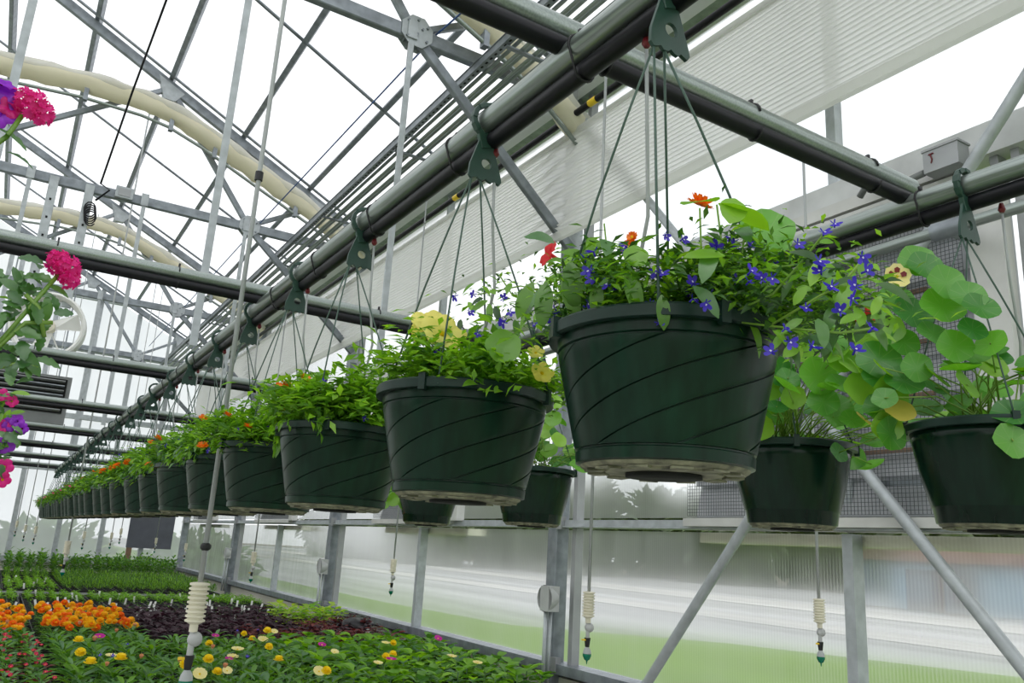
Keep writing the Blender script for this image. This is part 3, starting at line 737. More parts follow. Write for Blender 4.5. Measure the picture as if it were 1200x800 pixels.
def lobelia_mesh():
    m = MB()
    for k, (a, L_, W) in enumerate(((0,.0115,.0062),(.95,.0105,.0058),(-.95,.0105,.0058),(2.6,.0065,.0022),(-2.6,.0065,.0022))):
        vs, fs = petal_pts(L_, W, .25*(1 if k < 3 else 2.2), base=.25)
        m.add(vs, fs, 0, Matrix.Rotation(a, 4, 'Z'))
    m.add([(-.0012,.001,.0009),(.0012,.001,.0009),(.0008,.0035,.0011),(-.0008,.0035,.0011)], [(0,1,2,3)], 1)
    m.tube([(0,0,-.006),(0,0,.0005)], .0012, 5, 0)
    return m.mesh('flower', [BLUEF, WHITF], True)
FL = dict(
    lobelia=lobelia_mesh(),
    zinnia=flower('flower', [ORANF, YELLF], 11, .017, .0085, .12, .005, .004, 2),
    zinred=flower('flower', [REDF, YELLF], 9, .014, .009, .2, .004, .004, 2),
    petunia=funnel('flower', [YELF, YELLF], .034), petred=funnel('flower', [REDF, REDF], .026, 1.0), petpurp=funnel('flower', [PURPF, MAROF], .032), petpink=funnel('flower', [PINKF, YELLF], .018),
    marig=flower('flower', [ORANF, YELLF], 11, .024, .014, .25, .009, .009, 3), marigy=flower('flower', [AMBF, ORANF], 11, .024, .014, .25, .009, .009, 3),
    yellow=flower('flower', [YELLF, YELLF], 12, .022, .011, .15, .008, .006, 3), cream=flower('flower', [CREMF, YELLF], 6, .024, .026, .2, .004, .002),
    magenta=flower('flower', [MAGF, YELLF], 6, .022, .022, .2, .004, .002), bego=flower('flower', [petal('crimson_petal', (.55, .01, .06), (.68, .02, .12)), YELLF], 5, .008, .009, .5, .0015, .002),
    bud=flower('flower_bud', [BUDP, BUDP], 7, .010, .009, 1.4, .006, .008, 2))
m = MB()
for k in range(5):
    vs, fs = petal_pts(.020, .021, .3)
    T = Matrix.Rotation(2*PI*k/5, 4, 'Z'); m.add(vs, fs, 0, T)
    if k in (0, 1, 4): m.add([(-.0035,.006,.0022),(.0035,.006,.0022),(.0045,.012,.0045),(0,.0145,.0052),(-.0045,.012,.0045)], [(0,1,2,3,4)], 1, T)
m.lathe([(.0025,0),(.002,.003),(.0001,.004)], 7, 2)
FL['nasty'] = m.mesh('flower', [CREMF, MAROF, YELLF], True)
# verbena cluster: dome of florets
m = MB(); rn = random.Random(5)
for k in range(22):
    ph = math.acos(1-k/22*1.2); th = k*2.399
    T = Matrix.Rotation(th, 4, 'Z') @ Matrix.Rotation(ph, 4, 'X') @ Matrix.Translation((0,0,.019+rn.uniform(-.003,.004))) @ Matrix.Rotation(rn.uniform(0, 6), 4, 'Z') @ Matrix.Rotation(rn.uniform(-.6,.6), 4, 'X')
    vs, fs = petal_pts(.0098, .0078, .25, base=.2, n=3, notch=.35)
    for j in range(5): m.add(vs, fs, 0, T @ Matrix.Rotation(j*2*PI/5, 4, 'Z'))
FL['verbena'] = m.mesh('flower_cluster', [PINKF], False)

def orient(n, y):
    """matrix with local +Y along y and local +Z near n"""
    y = Vector(y).normalized(); n = Vector(n)
    x = y.cross(n)
    if x.length < 1e-3: x = y.cross(Vector((1,0,0)))
    x.normalize(); z = x.cross(y)
    return Matrix((x, y, z)).transposed()
def put(name, me, parent, pos, rot3, sc=1.0):
    o = link(name, me, parent)
    M_ = rot3.to_4x4() @ Matrix.Scale(sc, 4); M_.translation = Vector(pos)
    o.matrix_basis = M_
    return o
def fleck(m, rn, pos, dirv, L_, W, mi=0):
    """small bent leaf, 4 triangles"""
    T = orient((rn.uniform(-.5,.5), rn.uniform(-.5,.5), 1), dirv).to_4x4(); T.translation = Vector(pos)
    m.add([(0,0,0),(-W/2,L_*.45,.12*W),(0,L_*.5,-.1*W),(W/2,L_*.45,.12*W),(0,L_,-.18*L_)], [(0,2,1),(0,3,2),(1,2,4),(2,3,4)], mi, T)

# ------------------------------------------------------------------ pots and hangers
PH = .178
def swirl_pot(sub=12, nz=24):
    """spiral-sheared grid so that the seven moulded grooves run along mesh columns"""
    ph = [0, .012, .045, .060] + [.060 + .94*(i+1)/(sub+1) for i in range(sub)]
    cols = [(g + p)/7*2*PI for g in range(7) for p in ph]; dep = [(0, -.0030, -.0030, .0006)[i] if i < 4 else .0006 for i in range(len(ph))]*7
    n = len(cols); za, zb = .020, .145
    rows = [(.104,0,0),(.1135,.003,0),(.1145,.016,0),(.1122,.0175,0),(.1122,.0195,0)]
    for i in range(nz+1):
        f = i/nz; rows.append((.115 + .027*f, za + (zb-za)*f, 1))
    r_ = rows[-1][0]; rows += [(r_-.0022,.1462,0),(r_-.0022,.1474,0),(r_+.001,.149,0),(r_+.003,PH-.003,0),(r_-.004,PH-.01,0)]
    m = MB()
    for (r, z, g) in rows:
        tw = 2.55*min(1, max(0, (z-za)/(zb-za)))
        e = min(1, (z-za)/.006, (zb-z)/.006) if g else 0
        for a, d in zip(cols, dep):
            q = r + d*max(0, e); m.v.append((q*math.cos(a+tw), q*math.sin(a+tw), z))
    for i in range(len(rows)-1):
        for j in range(n): m.f.append((i*n+j, i*n+(j+1)%n, (i+1)*n+(j+1)%n, (i+1)*n+j)); m.m.append(0)
    return m.mesh('pot', POT, 'auto')
def plain_pot():
    m = MB(); pr = [(.092,0),(.1,.003),(.104,.03),(.106,.031),(.107,.034),(.122,.09),(.133,.15),(.139,.185),(.134,.185)]
    m.lathe(pr, 64); return m.mesh('pot', POT2, True)
def rim_mesh(r, z, hgt=.022):
    m = MB(); m.lathe([(r-.006,z-hgt*.8),(r+.009,z-hgt),(r+.013,z-hgt*.9),(r+.0135,z-.002),(r+.011,z+.001),(r-.004,z+.001),(r-.007,z-.003),(r-.007,z-.03)], 72)
    for k in range(4):
        a = PI/4+k*PI/2; T = Matrix.Rotation(a, 4, 'Z')
        m.add([(r+.006,-.006,z-hgt-.004),(r+.017,-.006,z-hgt-.004),(r+.017,.006,z-hgt-.004),(r+.006,.006,z-hgt-.004),(r+.006,-.006,z+.006),(r+.017,-.006,z+.006),(r+.017,.006,z+.006),(r+.006,.006,z+.006)],
              [(0,3,2,1),(4,5,6,7),(0,1,5,4),(1,2,6,5),(2,3,7,6),(3,0,4,7)], 0, T)
    return m.mesh('rim', RIMM, 'auto')
def base_mesh(r):
    m = MB(); m.lathe([(r+.003,.004),(r+.001,-.001),(r-.004,-.004),(r*.72,-.003),(r*.70,-.006),(r*.50,-.0065),(r*.46,-.004),(r*.46,.004)], 56)
    for k in range(12):
        T = Matrix.Rotation(k*PI/6, 4, 'Z')
        m.add([(r*.74,-.010,-.0035),(r*.95,-.013,-.0045),(r*.95,.013,-.0045),(r*.74,.010,-.0035),(r*.74,-.010,-.0065),(r*.95,-.013,-.007),(r*.95,.013,-.007),(r*.74,.010,-.0065)], [(0,1,2,3),(7,6,5,4),(0,4,5,1),(1,5,6,2),(2,6,7,3),(3,7,4,0)], 0, T)
    return m.mesh('drain_saucer', BASEP, 'auto')
POTM, POTP = swirl_pot(), plain_pot()
POTLO = swirl_pot(4, 14)
RIM1, RIM2 = rim_mesh(.143, PH, .017), rim_mesh(.137, .186, .016)
BASE1, BASE2 = base_mesh(.106), base_mesh(.094)
m = MB(); m.lathe([(.0001,-.003),(.049,-.003),(.049,.001)], 28); HOLE = m.mesh('drain_hole', DARKH, True)
m = MB(); m.lathe([(.139,0),(.07,.012),(.0001,.016)], 28); SOILM = m.mesh('soil', SOIL, True)
# hook with triangular plate, hole and ribbed crook; origin at pipe centre
def hook_mesh():
    m = MB()
    outer = [(-.012,-.028),(-.030,-.085),(-.031,-.105),(-.024,-.112),(-.016,-.104),(-.008,-.112),(.002,-.104),(.010,-.112),(.018,-.104),(.026,-.112),(.032,-.102),(.026,-.085),(.012,-.045),(.022,-.03),(.0,-.018)]
    hc = (.001,-.078); hr = .0095; N = 24
    # triangulated ring between outline (resampled) and hole
    def outpt(a):
        best = None; d = (math.cos(a), math.sin(a))
        for i in range(len(outer)):
            p = outer[i]; q = outer[(i+1) % len(outer)]
            ex, ez = q[0]-p[0], q[1]-p[1]; px, pz = p[0]-hc[0], p[1]-hc[1]
            den = d[0]*ez - d[1]*ex
            if abs(den) < 1e-9: continue
            t = (px*ez - pz*ex)/den; u = (px*d[1] - pz*d[0])/den
            if t > 0 and 0 <= u <= 1 and (best is None or t < best): best = t
        return (hc[0]+d[0]*best, hc[1]+d[1]*best)
    angs = sorted([2*PI*j/36 for j in range(36)])
    n = len(angs)
    for yy in (-.0025, .0025):
        for a in angs: q = outpt(a); m.v.append((q[0], yy, q[1]))
        for a in angs: m.v.append((hc[0]+hr*math.cos(a), yy, hc[1]+hr*math.sin(a)))
    for i in range(n):
        j = (i+1) % n
        m.f += [(i, j, n+j, n+i), (2*n+j, 2*n+i, 3*n+i, 3*n+j), (i, 2*n+i, 2*n+j, j), (n+i, n+j, 3*n+j, 3*n+i)]; m.m += [0]*4
    # crook around the pipe
    pts = []
    for k in range(13):
        a = math.radians(-115 - k*21.5)
        pts.append((.0295*math.cos(a)+.002, 0, .0295*math.sin(a)+.001))
    for k in range(12):
        a, b = Vector(pts[k]), Vector(pts[k+1]); d = (b-a).normalized(); u = Vector((d.z,0,-d.x))
        m.beam(a-d*.001, b+d*.001, .012 if k % 2 else .0095, .0085, u)
    m.beam(pts[0], (-.002,0,-.05), .010, .018, (1,0,0))
    return m.mesh('hook', GPLAS, 'auto')
HOOK = hook_mesh()
def wire_set(root, rr_, zr, px, pz, bow=.0, hy=0.):
    """four wires from hook plate (relative px, pz) to the rim"""
    for k in range(4):
        a = PI/4 + k*PI/2
        top = Vector((px + (-.027, -.009, .011, .029)[(k+2) % 4 if k > 1 else 1-k], hy, pz-.121))
        bot = Vector((rr_*math.cos(a), rr_*math.sin(a), zr-.012))
        mid = top.lerp(bot, .5) + Vector((math.cos(a), math.sin(a), 0))*bow
        MB().tube([top, top.lerp(bot, .25)+(mid-top.lerp(bot, .5))*.7, mid, bot], .0018, 6).build('hanger_wire', WIREP, root, smooth=True)
def basket_shell(label, X, y, zb, pipeX, swirl=True, lo=False, rz=0., group=None, hy=0.):
    t = thing('hanging_basket', label, 'hanging basket', (X, y, zb), 0, group)
    pm = (POTLO if lo else POTM) if swirl else POTP
    p = link('pot', pm, t); p.rotation_euler = (0,0,rz)
    r = link('rim', RIM1 if swirl else RIM2, p)
    link('drain_saucer', BASE1 if swirl else BASE2, t); link('drain_hole', HOLE, t, (0,0,-.0075))
    s_ = link('soil', SOILM, t, (0,0,.155 if swirl else .16))
    if not swirl: s_.scale = (.94,.94,1)
    h = link('hook', HOOK, t, (pipeX-X, hy, PZ-zb)); h.scale = (1.12, 1.12, 1.12)
    wire_set(t, .155 if swirl else .148, PH if swirl else .186, pipeX-X, PZ-zb, .006, hy)
    return t

# ------------------------------------------------------------------ foliage
def rnd(rn, a, b): return a + (b-a)*rn.random()
def foliage(t, rn, zr, shoots, hgt, spread, leafs, leafn=7, fl=(), fine=1500, finem=(LEAFG,), fsize=(.016,.006), bias=(0,0), budget=290, lsc=(.6,1.1), over=0, oaz=(0, 6.283)):
    """shoots arc out of the soil; big leaves are objects, fine leaflets one mesh; flowers objects at tips"""
    st = MB(); fm = MB(); nl = 0; tips = []
    for k in range(shoots):
        az = rnd(rn, 0, 2*PI); q = rn.random()
        out = spread*(.25+.75*q**.6)*(1 + bias[0]*math.cos(az) + bias[1]*math.sin(az))
        h = hgt*(1.05-.55*q)*rnd(rn, .6, 1.1)
        b = Vector((math.cos(az)*.07*q, math.sin(az)*.07*q, zr-.02))
        tip = Vector((math.cos(az)*out, math.sin(az)*out, zr + h))
        c1 = b + Vector((math.cos(az)*.03, math.sin(az)*.03, h*.85+.03)); droop = Vector((0,0,-.05*q*rn.random()))
        P = []
        for i in range(9):
            f = i/8; P.append(b*(1-f)**2 + c1*2*f*(1-f) + tip*f*f + droop*f**3)
        st.tube(P, [.0018*(1-.5*i/8) for i in range(9)], 5)
        tips.append((P[-1], (P[-1]-P[-2]).normalized(), az))
        for i in range(leafn):
            if nl >= budget: break
            f = rnd(rn, .3, 1.0); ii = min(7, int(f*8)); pos = P[ii].lerp(P[ii+1], f*8-ii if ii < 8 else 0)
            d = (P[ii+1]-P[ii]).normalized(); aa = rnd(rn, 0, 2*PI)
            side = Vector((math.cos(aa), math.sin(aa), rnd(rn, -.1, .6))); ld = (d*.5 + side).normalized()
            put('leaf', leafs[int(rn.random()*len(leafs))], t, pos, orient((rnd(rn,-.4,.4), rnd(rn,-.4,.4), 1), ld), rnd(rn, *lsc)); nl += 1
    for k in range(fine):
        P_, d_, az = tips[int(rn.random()*len(tips))]
        f = rn.random()**.6; base = Vector((math.cos(az)*.05, math.sin(az)*.05, zr))
        pos = base.lerp(P_, f); pos += Vector((rn.gauss(0,1), rn.gauss(0,1), rn.gauss(0,.7)))*.022
        rr_ = math.hypot(pos.x, pos.y)
        if pos.z < zr-.02 and rr_ < .155: pos.z = zr + .01
        a = rnd(rn, 0, 2*PI); dv = Vector((math.cos(a), math.sin(a), rnd(rn,-.2,.9)))
        s_ = rnd(rn, .6, 1.3); fleck(fm, rn, pos, dv, fsize[0]*s_, fsize[1]*s_, int(rn.random()*len(finem)))
    for k in range(over):
        az = rnd(rn, *oaz); q = rnd(rn, .135, .172); z = zr + rnd(rn, -.012, .03)
        pos = Vector((q*math.cos(az), q*math.sin(az), z)); dv = Vector((math.cos(az)+rnd(rn,-.5,.5), math.sin(az)+rnd(rn,-.5,.5), rnd(rn,-1.6,.2)))
        nr = Vector((math.cos(az), math.sin(az), .8+rnd(rn,-.4,.4)))
        if leafs and nl < 290: put('leaf', leafs[int(rn.random()*len(leafs))], t, pos, orient(nr, dv), rnd(rn, .5, .95)); nl += 1
        for q2 in range(6 if leafs else 7):
            fleck(fm, rn, pos + Vector((rn.gauss(0,.014), rn.gauss(0,.014), rn.gauss(0,.01)+.004)), dv + Vector((rn.gauss(0,.5), rn.gauss(0,.5), rn.gauss(0,.4))), fsize[0]*rnd(rn,.7,1.2), fsize[1], int(rn.random()*len(finem)))
    stuff(st.build('stem', STEMM, t, smooth=True))
    if fine: stuff(fm.build('foliage', list(finem), t))
    for name, cnt, sz, where in fl:
        for k in range(cnt):
            P_, d_, az = tips[int(rn.random()*len(tips))]
            if where == 'tip':
                pos = P_ + Vector((rn.gauss(0,.008), rn.gauss(0,.008), .008)); nrm = (Vector((rnd(rn,-.5,.5), rnd(rn,-.8,.1), 1)))
            else:
                f = rnd(rn, .5, 1.1); pos = Vector((math.cos(az)*.05, math.sin(az)*.05, zr)).lerp(P_, f) + Vector((rn.gauss(0,.015), rn.gauss(0,.015), rn.gauss(0,.012)))
                # face outward
                nrm = Vector((pos.x, pos.y, 0)).normalized()*1.0 + Vector((rnd(rn,-.4,.4), rnd(rn,-.6,.2), rnd(rn, .0, .8)))
            nrm.normalize(); yy = nrm.cross(Vector((rn.random(), rn.random(), rn.random()))).normalized()
            put('flower', FL[name], t, pos, orient(nrm, yy), sz*rnd(rn, .85, 1.15))
    return tips
# world-space placed extras
def wput(t, name, me, px, py, X, nrm, sc=1., ydir=None):
    p = at(px, py, X=X) if not isinstance(X, tuple) else at(px, py, Y=X[0])
    n = Vector(nrm).normalized(); y = Vector(ydir) if ydir else n.cross(Vector((.3,.5,.8)))
    y = (y - n*y.dot(n)).normalized()
    return put(name, me, t, p - t.location, orient(n, y), sc), p

VIEW = -fw
# ---- main row
rowY = [.792, 1.25, 1.84, 2.36, 2.90] + [2.90 + .53*k for k in range(1, 22)]
rowZ = [1.712, 1.684, 1.675] + [1.672]*30
rn = random.Random(3)
b1 = basket_shell('largest hanging basket, in front, of blue lobelia and orange zinnia in a swirled pot', .717, rowY[0], rowZ[0], .655, rz=.5, hy=-.07)
foliage(b1, random.Random(21), PH, 46, .125, .235, [LF['lance'], LF['lance'], LF['lance3'], LF['dark'], LF['lance2']], 5,
        fl=(('lobelia', 62, 1.0, 'side'), ('lobelia', 14, 1.0, 'tip')), fine=7500, finem=(LEAFG, LEAFD, LEAFC, LEAFB), fsize=(.019,.0060), bias=(.30,-.05), budget=100, lsc=(.45,.95), over=14, oaz=(-1.6, .9))
# hand-placed features of the first basket (tall ovate leaf cluster, zinnias, nasturtium round leaf)
XB = .71
for (px, py, me, nrm, sc, yd) in (
    (838,236,'oval',(-.2,-.2,1),.75,(-1,-.3,.15)), (842,238,'oval',(.1,-.2,1),.8,(1,-.3,.05)), (855,262,'oval',(-.4,-.8,.35),.62,(.2,-.2,.9)),
    (870,278,'oval',(-.3,-.6,.9),.95,(1,-.6,-.25)), (836,290,'lance3',(-.3,-.6,.7),.9,(-.5,-.3,-.6)), (850,300,'lance2',(-.3,-.7,.5),.9,(-.8,-.3,.5)),
    (900,270,'nast',(-.55,-.75,.25),1.0,(0,0,1)), (745,300,'nastb',(-.5,-.8,.2),.5,(0,0,1)),
    (640,330,'broad',(-.5,-.7,.4),.95,(-.2,-.2,-1)), (668,305,'broadc',(-.6,-.7,.3),.9,(.1,-.1,-1)), (655,295,'broad',(-.5,-.6,.6),.8,(.8,-.2,-.3)), (662,320,'broad',(-.6,-.6,.3),.9,(.3,-.1,-1)), (690,300,'broad',(-.3,-.8,.3),.8,(.3,-.1,.9)), (650,285,'lance3',(-.3,-.8,.3),.9,(-.6,-.1,.5)), (710,300,'lance3',(-.3,-.8,.3),1,(.2,-.1,1)), (735,320,'broadc',(-.5,-.7,.3),.7,(.3,-.1,-1)), (625,330,'broad',(-.5,-.7,.3),.8,(-.5,-.1,-.8)),
    (775,345,'broadc',(-.5,-.7,.3),.55,(.05,-.1,-1)), (700,330,'broadc',(-.5,-.7,.3),.6,(-.1,-.1,-1)), (985,365,'lance2',(-.4,-.6,.5),1.1,(.3,-.1,1)),
    (880,340,'lance3',(-.4,-.7,.4),.9,(.7,-.2,-.7)), (812,335,'lance3',(-.5,-.6,.5),.8,(.5,-.4,-.8))):
    wput(b1, 'leaf', LF[me], px, py, XB-.125 if px < 760 else (XB-.10 if px < 860 else XB+.02), nrm, sc, yd)
for (px, py, me, nrm, sc) in ((820,240,'zinnia',(.1,-.45,.9),1.05),(832,364,'zinred',(-.4,-.8,.4),.0001),(642,297,'petred',(-.9,.1,.25),.85),(738,290,'zinnia',(-.9,-.3,.2),.7),(741,278,'zinnia',(-.9,-.3,.2),.5),(830,300,'zinred',(-.4,-.8,.4),.45),(1018,372,'petred',(-.1,-.2,-1),.75)):
    if sc > .01: wput(b1, 'flower', FL[me], px, py, XB-.06 if px < 1000 else XB+.1, nrm, sc)
st = MB(); hang = []
for pts in (((838,372),(848,330),(845,280),(840,240)), ((838,372),(868,310),(873,270),(880,250)), ((815,360),(822,300),(820,244)), ((716,350),(712,300),(708,262)), ((845,372),(905,345),(935,312),(965,275),(978,262)), ((905,380),(955,350),(990,330),(1010,305)), ((870,378),(930,385),(985,390),(1020,385)),
            ((700,352),(655,345),(610,335),(560,345)), ((690,354),(640,350),(600,345),(585,322))):
    st.tube([at(x, y, X=XB-.02)-b1.location for x, y in pts], .0013, 6)
for (x, y) in ((978,262),(965,272),(935,285),(893,327),(1010,300),(1003,335),(960,305),(962,318),(975,335),(1000,350),(952,405),(905,412),(945,360),(985,365),(555,345),(533,347),(560,390),(598,365),(588,375),(550,365),(590,350),(625,380),(640,375),(650,362),(680,382),(655,385),(762,355),(772,378),(828,355),(812,350),(690,355),(1002,410),(925,400),(1022,385),(590,378),(878,330),(880,318),(905,325),(780,275),(770,318),(800,280),(775,320),(740,300),(1015,318),(920,385)):
    hang.append((x, y))
stuff(st.build('stem', STEMM, b1, smooth=True))
fm = MB(); rq = random.Random(77)
for (cx_, cy_, sx_, sy_, n_) in ((905,335,30,30,520),(960,345,34,26,380),(1005,345,22,20,120),(915,375,24,16,220),(590,350,30,16,160),(660,345,26,22,300)):
    for k in range(n_):
        p = at(cx_+rq.gauss(0,sx_), cy_+rq.gauss(0,sy_), X=XB+.01+rq.random()*(.20 if cx_ > 800 else .04))-b1.location
        a = rq.uniform(0, 2*PI); fleck(fm, rq, p, Vector((math.cos(a), math.sin(a), rq.uniform(-.3,.9))), .018*rq.uniform(.6,1.3), .006, k % 3)
stuff(fm.build('foliage', [LEAFG, LEAFD, LEAFB], b1))
rf = random.Random(8)
for (x, y) in hang:
    wput(b1, 'flower', FL['lobelia'], x, y, XB-.10+.04*(x > 880), (-.4+rf.uniform(-.9,.7), -.8, rf.uniform(-.5,.9)), rf.uniform(.7,1.0), (rf.uniform(-1,1), 0, rf.uniform(-1,.6)))
# leaves of the trailing shoots
for (x, y) in ((560,338),(575,330),(545,352),(565,350),(580,360),(600,350),(612,360),(600,375),(620,345),(570,372),(950,330),(965,320),(985,300),(940,350),(980,350),(930,300),(960,285),(1005,320),(1000,345),(985,385),(950,380),(1015,395),(990,375),(925,360),(915,375),(970,395),(632,350),(645,360),(640,335),(622,325)):
    for r_ in range(1):
        a = rf.uniform(0, 2*PI); me = LF[rf.choice(['lance','lance2','dark','lance3'])]
        wput(b1, 'leaf', me, x+rf.uniform(-8,8), y+rf.uniform(-8,8), XB-.04+.12*(x > 900), (rf.uniform(-.8,.1),-.6,rf.uniform(.2,.9)), rf.uniform(.45,.8), (math.cos(a), rf.uniform(-.4,.1), math.sin(a)))

regs = [(865,1035,275,330,26),(880,1045,320,385,52),(900,1000,370,420,18),(540,640,330,385,20),(640,720,300,375,20)]
for (x0, x1, y0_, y1_, n_) in regs:
    for k in range(n_):
        x = rf.uniform(x0, x1); y = rf.uniform(y0_, y1_); a = rf.uniform(0, 2*PI)
        if x > 900 and y < 262+.35*(x-880): y += 40
        wput(b1, 'leaf', LF[rf.choice(['lance','lance2','dark','lance3','small','small'])], x, y, XB-.05+.16*(x > 880)*rf.random(), (rf.uniform(-.9,.2),-.6,rf.uniform(.1,.9)), rf.uniform(.5,.85), (math.cos(a), rf.uniform(-.4,.1), math.sin(a)))
b2 = basket_shell('second hanging basket, swirled pot with pale yellow petunias', .665, rowY[1], rowZ[1], .655, rz=1.4, hy=-.03)
foliage(b2, random.Random(31), PH, 32, .10, .185, [LF['lance2'], LF['lance'], LF['small'], LF['lance3']], 7, fl=(('lobelia', 3, .9, 'side'),), fine=3000, finem=(LEAFB, LEAFG, LEAFB), fsize=(.026,.010), budget=200, lsc=(.6,1.05), over=5)
for (x, y, nr, sc) in ((506,376,(-.3,-.7,.8),1.15),(520,388,(-.1,-.8,.5),1.25),(500,384,(-.8,-.5,.3),1.0),(636,436,(-.2,-.8,.3),.6),(628,412,(-.4,-.7,.5),.45)):
    wput(b2, 'flower', FL['petunia'], x, y, .60 if x < 600 else .72, nr, sc)
wput(b2, 'leaf', LF['nastb'], 590, 405, .62, (-.4,-.8,.2), .95)
b3 = basket_shell('third hanging basket, swirled pot with dense green leaves and few blue flowers', .66, rowY[2], rowZ[2], .655, rz=.2)
foliage(b3, random.Random(41), PH, 40, .13, .215, [LF['lance2'], LF['lance'], LF['small']], 7, fl=(('lobelia', 14, 1.0, 'side'), ('zinnia', 3, .9, 'tip')), fine=3600, finem=(LEAFB, LEAFG), fsize=(.034,.013), budget=225, lsc=(.75,1.2), over=48)
b4 = basket_shell('fourth hanging basket, half hidden behind the third, orange and blue flowers', .65, rowY[3], rowZ[3], .655, rz=.9)
foliage(b4, random.Random(51), PH, 34, .13, .21, [LF['lance2'], LF['lance']], 4, fl=(('lobelia', 24, 1.1, 'side'), ('zinnia', 5, 1.0, 'tip')), fine=3600, finem=(LEAFB, LEAFG), fsize=(.034,.013), budget=100, lsc=(.75,1.2), over=40)
kinds = [(('lobelia',30,1.3,'side'),('zinnia',6,1.2,'tip')), (('lobelia',34,1.3,'side'),('zinnia',3,1.1,'tip')), (('lobelia',16,1.3,'side'),('marig',7,1.0,'tip')), (('zinnia',5,1.1,'tip'),('lobelia',6,1.2,'side')), (('petpink',9,1.3,'tip'),('petunia',3,.8,'tip')), (('petpink',12,1.3,'tip'),)]
desc = ['blue and orange flowers', 'blue flowers', 'blue flowers and orange marigolds', 'green leaves and few flowers', 'pink flowers', 'pink flowers spilling over']
protos = {}
seq = [0, 1, 0, 2, 2, 3, 1, 3, 3, 4, 3, 4, 5, 4, 3, 5, 4, 4, 5, 3, 4, 5]
for i in range(4, len(rowY)):
    kd = seq[(i-4) % len(seq)]
    lb = '%s hanging basket from the camera in the long row, %s' % (ORD[i], desc[kd])
    loc = (.645 + .006*math.sin(i*2.1), rowY[i], rowZ[i])
    if kd not in protos:
        b = basket_shell(lb, *loc, .655, lo=True, rz=i*.7)
        foliage(b, random.Random(60+kd), PH, 34, .13, .20, [], 0, fl=kinds[kd], fine=2600, finem=(LEAFB, LEAFG, LEAFC), fsize=(.034,.013), over=40)
        protos[kd] = b
    else: dup(protos[kd], loc, 0, lb)

# ---- second row (right): plain pots with nasturtiums
def nast_basket(label, px, py, sd, nleaf, hgt, spread, bias, fls=()):
    X = 1.575; p = at(px, py, X=X)
    t = basket_shell(label, X, p.y, 1.695, 1.57, swirl=False)
    rn = random.Random(sd); st = MB()
    for k in range(nleaf):
        az = rnd(rn, 0, 2*PI); q = rn.random()**.6; o_ = spread*q*(1+bias[0]*math.cos(az)+bias[1]*math.sin(az))
        z = .186 + hgt*rnd(rn, .1, 1.05)*(1-.45*q*q) - (.10*rn.random() if q > .8 else 0)
        tip = Vector((math.cos(az)*o_, math.sin(az)*o_, z)); b = Vector((rn.gauss(0,.03), rn.gauss(0,.03), .175))
        mid = b.lerp(tip, .55) + Vector((0,0,.03))
        st.tube([b, mid, tip], .0015, 5)
        nrm = Vector((rnd(rn,-.9,.3), rnd(rn,-1.0,.1), rnd(rn,.25,1.0))); yy = nrm.cross(Vector((.2,.4,.9)))
        me = LF['nast'] if rn.random() < .68 else (LF['nastb'] if rn.random() < .93 else LF['yel'])
        put('leaf', me, t, tip, orient(nrm, yy), rnd(rn,.65,1.15))
    stuff(st.build('stem', STEMM, t, smooth=True))
    return t
n1 = nast_basket('right-hand hanging basket, smooth pot of round nasturtium leaves, yellow flower', 1153, 450, 5, 55, .17, .20, (-.25,.45))
wput(n1, 'flower', FL['nasty'], 1051, 324, 1.40, (-.55,-.8,.1), 1.25, (0,0,1))
for (x, y, s_) in ((1105,357,1.25),(1070,365,1.2),(1085,310,1.05),(1135,345,1.0),(1150,358,1.0),(1075,305,1.1),(1050,350,1.1),(1110,330,1.1),(1095,390,1.0),(1140,385,.8),(1120,405,1.0),(1060,400,.9)):
    wput(n1, 'leaf', LF['nast'], x, y, 1.44, (-.6+R.uniform(-.2,.2),-.8,.35+R.uniform(-.2,.3)), s_)
n2 = nast_basket('smooth green basket of nasturtiums tucked behind the largest basket', 925, 495, 6, 95, .20, .27, (-.1,-.5))
for (x, y, me, s_) in ((1040,500,'nastb',1.0),(1055,480,'yel',1.1),(1035,440,'nast',1.2),(1010,455,'nastb',1.2),(990,450,'nast',1.2),(960,440,'nast',1.3),(985,420,'nastb',1.2),(1030,420,'nast',1.3),(1045,460,'nastb',1.2),(1030,476,'nast',.9),(1045,508,'nast',1.0),(890,500,'nastb',1.1),(940,410,'nastb',1.2),(915,435,'nast',1.1),(900,455,'nastb',1.1),(965,470,'nast',1.0),(930,465,'nastb',.9),(1010,395,'nastb',1.2),(1060,445,'nast',1.1),(895,475,'nastb',1.0),(985,395,'nast',1.1),(1000,425,'nastb',1.0),(950,385,'nastb',1.1),(1075,430,'nast',.9),(1040,385,'nastb',1.1)):
    wput(n2, 'leaf', LF[me], x, y, 1.42, (-.6+R.uniform(-.35,.35),-.8+R.uniform(-.3,.3),.3+R.uniform(-.3,.5)), s_)
n3 = nast_basket('small looking smooth basket glimpsed between the two nearest swirled pots', 627, 530, 7, 50, .20, .22, (0,-.2), )
n4 = nast_basket('right-row basket hidden behind the second basket, leaves trailing below', 505, 545, 8, 60, .14, .22, (0,0))
for (x, y, s_) in ((455,575,1),(462,585,1.1),(475,590,1),(470,572,1.1),(450,590,.9),(480,578,1),(463,560,1.1),(648,490,1.0),(640,505,.9),(655,515,.9),(650,470,1.)):
    wput(n4 if x < 600 else n3, 'leaf', LF['nastb'], x, y, 1.48, (-.5+R.uniform(-.4,.4),-.8,.4), s_)

